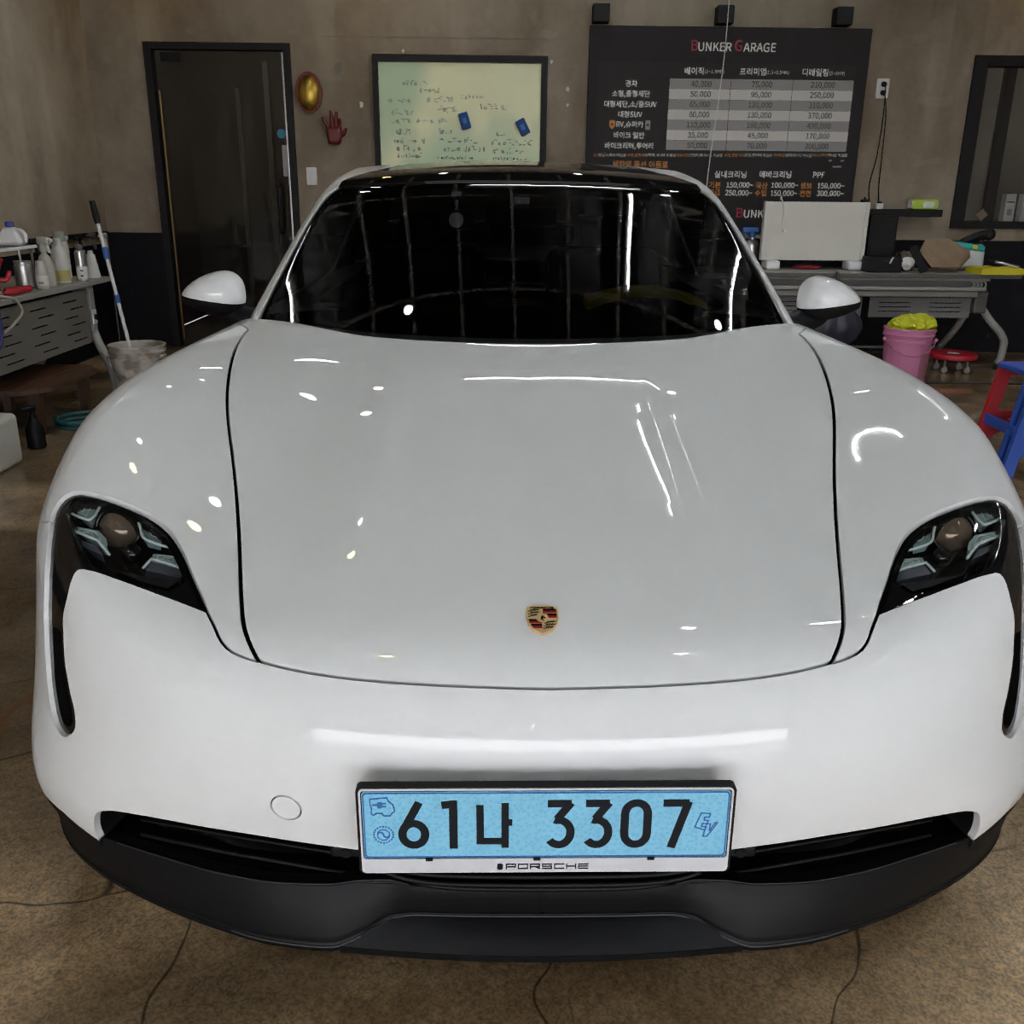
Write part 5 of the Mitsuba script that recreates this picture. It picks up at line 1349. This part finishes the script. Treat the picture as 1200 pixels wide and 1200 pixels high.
for a in (40, 130, 220, 310):
    cx1, cy1 = 3.42 + .12 * math.cos(math.radians(a)), 6.06 + .12 * math.sin(math.radians(a))
    w = cyl(.024, .02, n=20); w.apply_transform(rot([1, 0, 0], 90)); w.apply_translation([cx1, cy1 + .01, .026])
    add(f'{k}__caster', join(w, cyl(.008, .06, (cx1, cy1, .045), 10), box((.02, .03, .02), (cx1, cy1, .045))), 'm_steel')
add(f'{k}__badge', lathe([(0, .148), (.045, .148), (.045, .1495), (0, .1495)], 24, (3.40, 6.02, 0)), 'm_white_plastic')
mat('m_bag', **two({'type': 'roughplastic', 'diffuse_reflectance': rgb(.035, .036, .055), 'alpha': .22}))
k = thing('dark_bag', 'dark grey plastic bag hanging from the table edge behind the right mirror', 'bag')
uu = np.linspace(-1, 1, 40); vv = np.linspace(0, 1, 30)
U, V_ = np.meshgrid(uu, vv, indexing='ij')
ph = np.pi * (U + 1)
Wd = .05 + .14 * np.sin(np.pi * np.clip(V_ * .92 + .06, 0, 1)) ** .7 + .02 * V_
bagv = np.stack([2.43 + Wd * np.cos(ph) * (1 + .08 * np.sin(7 * ph + 5 * V_)), 5.935 - .0 + .07 * np.sin(ph) * (1 + .15 * np.sin(9 * ph)) * np.sin(np.pi * np.clip(V_ * .9 + .08, 0, 1)), .50 - .30 * V_], -1)
scene[k] = mikit.ply(loft(bagv), 'm_bag', True)
add(f'{k}__tie', sweep(np.array([(2.43, 6.0, .74), (2.43, 5.985, .74), (2.43, 5.96, .66), (2.43, 5.935, .49)]), .010), 'm_bag', True)
satin('m_stool_blue', rgb(.025, .085, .42), .3)
k = thing('step_stool', 'blue and red plastic step stool at the right edge', 'stool')
sx, sy = 2.60, 3.2
leg_out = sg.Polygon([(-.255, 0), (-.165, .50), (.165, .50), (.255, 0), (.195, 0), (.175, .13), (-.175, .13), (-.195, 0)])
win = sg.Polygon([(-.160, .255), (-.118, .445), (.118, .445), (.160, .255)])
arch_ = sg.Polygon([(-.178, -.01), (-.158, .135), (-.10, .165), (.10, .165), (.158, .135), (.178, -.01)])
fp = leg_out.union(sg.box(-.17, .1, .17, .25)).difference(win).difference(arch_).buffer(.006).buffer(-.006)
scene[k] = mikit.ply(upright(extrude(fp, .03), (sx, sy, .0)), 'm_stool_blue', 30)
add(f'{k}__back_frame', upright(extrude(leg_out.difference(win).difference(arch_).buffer(.004), .03), (sx, sy + .32, .0)), 'm_red_plastic', 30)
add(f'{k}__tread', rbox((.36, .33, .03), (sx, sy + .15, .49), .01), 'm_stool_blue', 40)
add(f'{k}__tread', rbox((.345, .17, .022), (sx, sy + .075, .238), .008), 'm_red_plastic', 40)
for s_ in (-1, 1):
    for dy in (.035,):
        add(f'{k}__side', loft([[(sx + s_ * .252, sy + dy, .002), (sx + s_ * .252, sy + dy + .03, .002), (sx + s_ * .205, sy + dy + .03, .002), (sx + s_ * .205, sy + dy, .002)], [(sx + s_ * .170, sy + dy, .48), (sx + s_ * .170, sy + dy + .03, .48), (sx + s_ * .125, sy + dy + .03, .48), (sx + s_ * .125, sy + dy, .48)]], True), 'm_stool_blue')
    add(f'{k}__side_rail', box((.02, .30, .05), (sx + s_ * .205, sy + .15, .22)), 'm_stool_blue')
# floor channel in front of the table
satin('m_channel', rgb(.012), .3)
add('floor__channel', box((3.4, .03, .006), (3.1, 5.55, .002)), 'm_channel')
add('floor__channel_edge', box((3.4, .02, .008), (3.1, 5.580, .003)), 'm_bench_edge')
# ---------------------------------------------------------------- left-hand work table and what stands on it
satin('m_ltop', rgb(.25, .225, .185), .35)  # left table tones lowered to carry the dimmer light there
satin('m_lpanel', rgb(.19, .178, .155), .45)
k = thing('work_table', 'grey folding table with a slotted side panel along the left wall', 'table')
scene[k] = mikit.ply(rbox((.62, 2.25, .024), (-2.925, 4.10, .720), .006), 'm_ltop')
add(f'{k}__edge_band', rbox((.010, 2.25, .030), (-2.612, 4.10, .716), .004), 'm_bench_frame')
sl = []
for c in range(4):
    for r_ in range(6):
        sl.append((-.62 + c * .42 + (.07 if r_ % 2 else -.02), .115 - r_ * .048))
pp = extrude(slotted(1.72, .33, sl, .20, .0085), .008)
v = pp.vertices.copy()
pp.vertices = np.stack([v[:, 2], v[:, 0], v[:, 1]], 1) + np.array([-2.675, 4.08, .510])
add(f'{k}__side_panel', pp, 'm_lpanel')
add(f'{k}__panel_backing', box((.006, 1.68, .31), (-2.690, 4.08, .510)), 'm_black_matte')
for y in (3.15, 5.0):
    add(f'{k}__leg_bracket', rbox((.09, .07, .30), (-2.70, y, .55), .012, rot=rot([0, 1, 0], 0)), 'm_bench_frame')
    add(f'{k}__leg', sweep(smooth_line([(-2.76, y, .70), (-2.70, y, .50), (-2.655, y, .34), (-2.60, y, .20), (-2.575, y, .06), (-2.575, y, .015)], 30), .028, 12), 'm_bench_frame', True)
    add(f'{k}__leg', sweep(smooth_line([(-2.80, y, .60), (-2.95, y, .35), (-3.12, y, .06), (-3.13, y, .015)], 30), .028, 12), 'm_bench_frame', True)
add(f'{k}__badge', rbox((.01, .06, .09), (-2.652, 4.985, .50), .004), 'm_plate_frame')
add(f'{k}__knob', cyl(.018, .02, n=16).apply_transform(rot([0, 1, 0], 90)).apply_translation([-2.655, 4.985, .50]), 'm_black_plastic')
LZ = .733
satin('m_hdpe', rgb(.62, .61, .56), .3)
satin('m_clear_pet', rgb(.44, .42, .37), .15)
satin('m_liquid', rgb(.42, .38, .14), .2)
satin('m_cap_blue', rgb(.03, .05, .22), .3)
satin('m_green_cap', rgb(.30, .34, .28), .4)
k = thing('table_shelf', 'low shelf with a pale front edge on the left-hand table', 'shelf')
scene[k] = mikit.ply(rbox((.30, .95, .012), (-2.83, 3.92, .962), .003), 'm_bench_panel')
add(f'{k}__front_edge', rbox((.008, .95, .018), (-2.678, 3.92, .964), .003), 'm_white_plastic')
for y in (3.47, 4.37):
    for x in (-2.70, -2.96): add(f'{k}__post', cyl(.008, .225, (x, y, LZ), 10), 'm_bench_edge')
SZ = .969
k = thing('jug', 'white detergent jug with a dark blue cap on the low shelf', 'jug')
jb = rbox((.14, .09, .10), (-2.745, 4.30, SZ + .051), .025)
up = np.clip((jb.vertices[:, 2] - SZ - .03) / .07, 0, 1)
jb.vertices[:, 0] = -2.765 + (jb.vertices[:, 0] + 2.745) * (1 - .55 * up)
jb.vertices[:, 1] = 4.30 + (jb.vertices[:, 1] - 4.30) * (1 - .45 * up)
scene[k] = mikit.ply(jb, 'm_white_plastic', 50)
add(f'{k}__cap', cyl(.024, .03, (-2.765, 4.30, SZ + .10), 24, .022, .004), 'm_cap_blue')
add(f'{k}__handle', sweep(smooth_line([(-2.755, 4.30, SZ + .088), (-2.715, 4.30, SZ + .085), (-2.685, 4.30, SZ + .055), (-2.690, 4.30, SZ + .02)], 20), .010, 10), 'm_white_plastic', True)
def bottle(key, label, prof, at, mt, grp=None):
    k = thing(key, label, 'bottle', grp)
    scene[k] = mikit.ply(lathe(prof, 32, at), mt, 40)
    return k
k = thing('spray_gun_cup', 'dented silver paint cup with a lid and pipe on the left-hand table', 'cup')
scene[k] = mikit.ply(lathe([(0, 0), (.046, 0), (.052, .006), (.052, .115), (.048, .125), (.048, .132), (0, .132)], 32, (-2.80, 4.46, LZ)), 'm_steel', 40)
add(f'{k}__lid', cyl(.050, .016, (-2.80, 4.46, LZ + .130), 32, None, .004), 'm_steel')
add(f'{k}__pipe', sweep(np.array([(-2.81, 4.46, LZ + .14), (-2.815, 4.46, LZ + .21), (-2.82, 4.46, LZ + .225)]), .007, 10), 'm_steel', True)
def trigger(k, x, y, z, mt, s=1.0, ang=0):
    t = join(rbox((.085 * s, .028 * s, .038 * s), (-.012, 0, .052 * s), .010), cyl(.016 * s, .036 * s, (0, 0, 0), 18), rbox((.012 * s, .016 * s, .055 * s), (-.036 * s, 0, .020 * s), .005, rot=rot([0, 1, 0], 18)), cyl(.009 * s, .02 * s, n=12).apply_transform(rot([0, 1, 0], -90)).apply_translation([-.052 * s, 0, .056 * s]))
    t.apply_transform(rot([0, 0, 1], ang)); t.apply_translation([x, y, z])
    add(f'{k}__trigger_head', t, mt, 40)
k = bottle('spray_bottle', 'white trigger spray bottle left of the tall white bottle', [(0, 0), (.042, 0), (.046, .008), (.046, .12), (.030, .165), (.015, .185), (.015, .20), (0, .20)], (-2.700, 4.52, LZ), 'm_clear_pet')
trigger(k, -2.700, 4.52, LZ + .195, 'm_hdpe', 1.15, 150)
k = bottle('spray_bottle', 'short clear bottle with a printed label in front of the trigger spray bottle', [(0, 0), (.030, 0), (.033, .006), (.033, .09), (.030, .115), (.026, .125), (.026, .15), (.022, .154), (0, .154)], (-2.655, 4.36, LZ), 'm_clear_pet')
add(f'{k}__label', lathe([(.0335, .02), (.0335, .075)], 32, (-2.655, 4.36, LZ)), 'm_hdpe', True)
add(f'{k}__print', upright(extrude(rrect(.028, .012, .002), .0008), (-2.650, 4.326, LZ + .035)), 'm_row_grey')
k = bottle('bottle', 'tall white bottle with yellowish liquid at the bottom', [(0, 0), (.044, 0), (.049, .006), (.049, .165), (.040, .195), (.020, .215), (.018, .245), (.0, .246)], (-2.712, 4.74, LZ), 'm_hdpe')
add(f'{k}__liquid', lathe([(.0495, .012), (.0497, .075)], 32, (-2.712, 4.74, LZ)), 'm_liquid', True)
add(f'{k}__cap', cyl(.021, .024, (-2.712, 4.74, LZ + .236), 24, None, .003), 'm_hdpe')
k = bottle('bottle', 'white bottle with a pale green cap at the back of the table', [(0, 0), (.045, 0), (.048, .006), (.048, .20), (.034, .225), (0, .225)], (-2.825, 5.02, LZ), 'm_hdpe')
add(f'{k}__cap', cyl(.036, .065, (-2.825, 5.02, LZ + .222), 24, .032, .006), 'm_green_cap')
k = bottle('aerosol_can', 'silver aerosol can with a white lower label', [(0, 0), (.032, 0), (.033, .004), (.033, .165), (.028, .180), (.014, .188), (0, .188)], (-2.655, 4.90, LZ), 'm_steel')
add(f'{k}__cap', cyl(.022, .03, (-2.655, 4.90, LZ + .184), 24, .020, .004), 'm_bench_edge')
add(f'{k}__label', lathe([(.0335, .01), (.0335, .085)], 32, (-2.655, 4.90, LZ)), 'm_white_plastic', True)
for dz, w in ((.062, .024), (.03, .016)): add(f'{k}__print', upright(extrude(rrect(w, .008, .002), .0008), (-2.645, 4.8675, LZ + dz)), 'm_ink')
k = bottle('bottle', 'small white conical bottle at the far table corner', [(0, 0), (.045, 0), (.047, .005), (.026, .14), (.018, .15), (0, .15)], (-2.675, 5.10, LZ), 'm_hdpe')
add(f'{k}__cap', cyl(.016, .02, (-2.675, 5.10, LZ + .148), 16, None, .002), 'm_hdpe')
k = thing('spray_gun', 'red spray gun standing at the near end of the left-hand table', 'tool')
scene[k] = mikit.ply(join(sweep(smooth_line([(-2.735, 4.00, LZ + .018), (-2.735, 4.00, LZ + .07), (-2.725, 4.01, LZ + .13), (-2.70, 4.02, LZ + .19)], 20), np.linspace(.018, .015, 20), 12), sweep(smooth_line([(-2.735, 3.97, LZ + .10), (-2.69, 4.00, LZ + .075), (-2.675, 4.04, LZ + .12)], 16), .012, 10)), 'm_red_plastic', True)
add(f'{k}__base', cyl(.036, .02, (-2.735, 4.00, LZ), 20, .03, .004), 'm_steel')
k = thing('screwdriver', 'red handled tool lying along the table edge', 'tool')
scene[k] = mikit.ply(sweep(np.array([(-2.665, 3.93, LZ + .016), (-2.655, 4.02, LZ + .017), (-2.640, 4.16, LZ + .016)]), np.array([.012, .016, .013]), 12), 'm_red_plastic', True)
add(f'{k}__blade', sweep(np.array([(-2.665, 3.93, LZ + .016), (-2.675, 3.80, LZ + .010)]), .004, 8), 'm_steel', True)
k = thing('pliers', 'red and grey pliers lying in front of the silver cup', 'tool')
scene[k] = mikit.ply(join(sweep(smooth_line([(-2.78, 4.17, LZ + .012), (-2.75, 4.25, LZ + .013), (-2.72, 4.33, LZ + .013)], 14), .010, 10), sweep(smooth_line([(-2.78, 4.17, LZ + .012), (-2.73, 4.22, LZ + .013), (-2.695, 4.30, LZ + .013)], 14), .010, 10)), 'm_red_plastic', True)
add(f'{k}__jaw', rbox((.03, .08, .018), (-2.795, 4.13, LZ + .012), .005, rot=rot([0, 0, 1], 10)), 'm_steel')
satin('m_hose_grey', rgb(.36, .33, .27), .4)
k = thing('hose', 'thin grey hose hanging over the table edge', 'hose')
scene[k] = mikit.ply(sweep(smooth_line([(-2.72, 3.80, LZ + .012), (-2.66, 3.83, LZ + .012), (-2.598, 3.90, LZ - .01), (-2.585, 3.93, LZ - .07), (-2.60, 3.86, LZ - .13), (-2.62, 3.76, LZ - .17)], 40), .008, 10), 'm_hose_grey', True)
add(f'{k}__end_fitting', sweep(np.array([(-2.62, 3.76, LZ - .17), (-2.622, 3.74, LZ - .18)]), .011, 10), 'm_steel', True)
k = thing('rope', 'dark blue rope coil hanging from the near end of the left-hand table', 'rope')
satin('m_rope', rgb(.03, .03, .16), .6)
tt = np.linspace(0, 10 * math.pi, 160)
scene[k] = mikit.ply(sweep(np.stack([-2.585 + .012 * np.sin(tt * .37), 3.60 + .07 * np.cos(tt) , LZ - .10 + .12 * np.sin(tt) + .0 * tt], 1), .012, 8), 'm_rope', True)
# rail with spray triggers on the left wall
k = thing('tool_rail', 'dark rail with hanging spray nozzles on the left wall corner', 'rail')
scene[k] = mikit.ply(rbox((.03, 1.5, .03), (-3.27, 6.15, .93), .004), 'm_black_satin')
for i, y in enumerate((5.55, 5.78, 6.02, 6.27, 6.52, 6.74)):
    g = join(rbox((.03, .10, .035), (0, 0, 0), .010), rbox((.02, .025, .10), (0, .03, -.06), .008, rot=rot([1, 0, 0], 14)), cyl(.01, .05, n=10).apply_transform(rot([1, 0, 0], 90)).apply_translation([0, -.04, 0]))
    g.apply_translation([-3.235, y, .93 - .01 * (i % 2)])
    add(f'{k}__nozzle', g, ('m_black_satin', 'm_bench_edge', 'm_hdpe')[i % 3], 40)
# bucket and pole

def _bk(p, n, uv): return mix((.30, .25, .20), (.58, .54, .48), smoothstep(.3, .6, fbm(p.x * 12, p.y * 12, p.z * 12, 3)))
satin('m_bucket', proc(_bk), .4)
k = bucket('white_bucket', 'dirty white plastic bucket holding the long pole', (-2.335, 4.80), .168, .355, 'm_bucket', (200, 340, .12, 'm_steel'))
k = thing('mop_pole', 'white telescopic pole with blue collars and a black grip standing in the bucket', 'pole')
A_, B_ = np.array([-2.335, 4.80, .03]), np.array([-2.512, 4.83, 1.205])
on = lambda t: A_ + (B_ - A_) * t
zt = lambda z: (z - A_[2]) / (B_[2] - A_[2])
scene[k] = mikit.ply(sweep(np.array([on(0), on(.5), on(.97)]), .011, 12), 'm_white_plastic', True)
for z0, z1, r in ((.868, .938, .017), (.607, .655, .016)): add(f'{k}__collar', sweep(np.array([on(zt(z0)), on(zt(z1))]), r, 12), 'm_blue_plastic', 40)
add(f'{k}__grip', sweep(np.array([on(zt(1.075)), on(zt(1.12)), on(zt(1.205))]), np.array([.017, .020, .017]), 12), 'm_black_plastic', 40)
add(f'{k}__brush', rbox((.12, .08, .05), on(0) + [.01, 0, .022], .02), 'm_blue_plastic', 40)
# under the table
def _wd(p, n, uv): return mix((.055, .026, .014), (.11, .055, .03), noise(p.x * 60 + 3 * fbm(p.y * 4, p.z * 4), p.y * 3, p.z * 3))
satin('m_wood', proc(_wd), .4)
k = thing('wooden_stool', 'low brown wooden stool under the left-hand table', 'stool')
tp = sg.Polygon([(-3.08, 3.80), (-2.60, 3.80), (-2.50, 3.92), (-2.48, 4.45), (-2.56, 4.58), (-3.08, 4.58)]).buffer(.02)
m = extrude(tp, .025); m.apply_translation([0, 0, .235])
scene[k] = mikit.ply(m, 'm_wood')
for x, y in ((-2.56, 3.88), (-2.57, 4.50), (-3.03, 3.88), (-3.03, 4.50)):
    add(f'{k}__leg', loft([[(x - .022, y - .022, .0), (x + .022, y - .022, .0), (x + .022, y + .022, .0), (x - .022, y + .022, .0)], [(x - .032, y - .032, .235), (x + .032, y - .032, .235), (x + .032, y + .032, .235), (x - .032, y + .032, .235)]], True), 'm_wood')
k = thing('jerrycan', 'white plastic jerrycan on the floor at the left edge', 'jerrycan')
jc = rbox((.15, .26, .25), (-2.47, 3.22, .126), .03)
scene[k] = mikit.ply(jc, 'm_hdpe', 50)
add(f'{k}__handle', sweep(smooth_line([(-2.47, 3.14, .245), (-2.47, 3.16, .285), (-2.47, 3.26, .29), (-2.47, 3.30, .245)], 20), .013, 10), 'm_hdpe', True)
add(f'{k}__cap', cyl(.026, .03, (-2.47, 3.12, .245), 20, .024, .004), 'm_black_plastic')
satin('m_teal_hose', rgb(.015, .10, .11), .4)
k = thing('hose_coil', 'teal hose coiled on the floor under the left-hand table', 'hose')
tt = np.linspace(0, 4 * math.pi, 100)
scene[k] = mikit.ply(sweep(np.stack([-2.36 + .17 * np.cos(tt), 4.05 + .17 * np.sin(tt), .018 + .028 * tt / (2 * math.pi)], 1), .013, 8), 'm_teal_hose', True)
k = thing('spray_bottle', 'dark spray bottle on the floor between the stool and the jerrycan', 'bottle')
scene[k] = mikit.ply(lathe([(0, 0), (.04, 0), (.045, .01), (.045, .10), (.02, .15), (.02, .17), (0, .17)], 24, (-2.46, 3.62, 0)), 'm_black_satin', 40)
trigger(k, -2.46, 3.62, .165, 'm_black_satin', .8, 60)

# ---------------------------------------------------------------- inside the car
k = thing('cloth', 'yellow-green cloth lying on the dashboard behind the tinted windscreen', 'cloth')
X, Y = np.meshgrid(np.linspace(-1, 1, 40), np.linspace(-1, 1, 20), indexing='ij')
wv = .012 * (meshkit.fbm(np.stack([X * 3, Y * 3, X * 0], -1), 3, 7) - .3)
Zc = .955 + wv + .035 * np.clip(1 - X ** 2, 0, 1)
P3 = np.stack([.395 + .19 * X, 1.93 + .085 * Y + .02 * X, Zc], -1)
P4 = P3 - [0, 0, .022]
scene[k] = mikit.ply(join(loft(P3), loft(P4), loft(np.stack([P3[:, 0], P4[:, 0]])), loft(np.stack([P3[:, -1], P4[:, -1]])), loft(np.stack([P3[0], P4[0]])), loft(np.stack([P3[-1], P4[-1]]))), 'm_neon', 50)
k = thing('dash_camera', 'small dark dash camera behind the top of the windscreen', 'camera')
dcx = np.array([-.215, 2.13, 1.19])
scene[k] = mikit.ply(rbox((.115, .035, .07), dcx, .008), 'm_black_satin')
add(f'{k}__lens', join(lathe([(.016, 0), (.024, 0), (.024, .014), (.016, .014)], 28), cyl(.016, .008, n=24)).apply_transform(rot([1, 0, 0], 90)).apply_translation(dcx + [0, -.016, 0]), 'm_steel')
add(f'{k}__mount', box((.03, .03, .06), dcx + [0, .02, .06]), 'm_black_satin')
k = thing('dome_ornament', 'small shiny black ball on the dashboard in front of the yellow-green cloth', 'ornament')
scene[k] = mikit.ply(join(trimesh.creation.icosphere(subdivisions=4, radius=.028).apply_translation([.37, 1.80, .951]), cyl(.018, .03, (.37, 1.80, .913), 20)), 'm_black_gloss', 40)
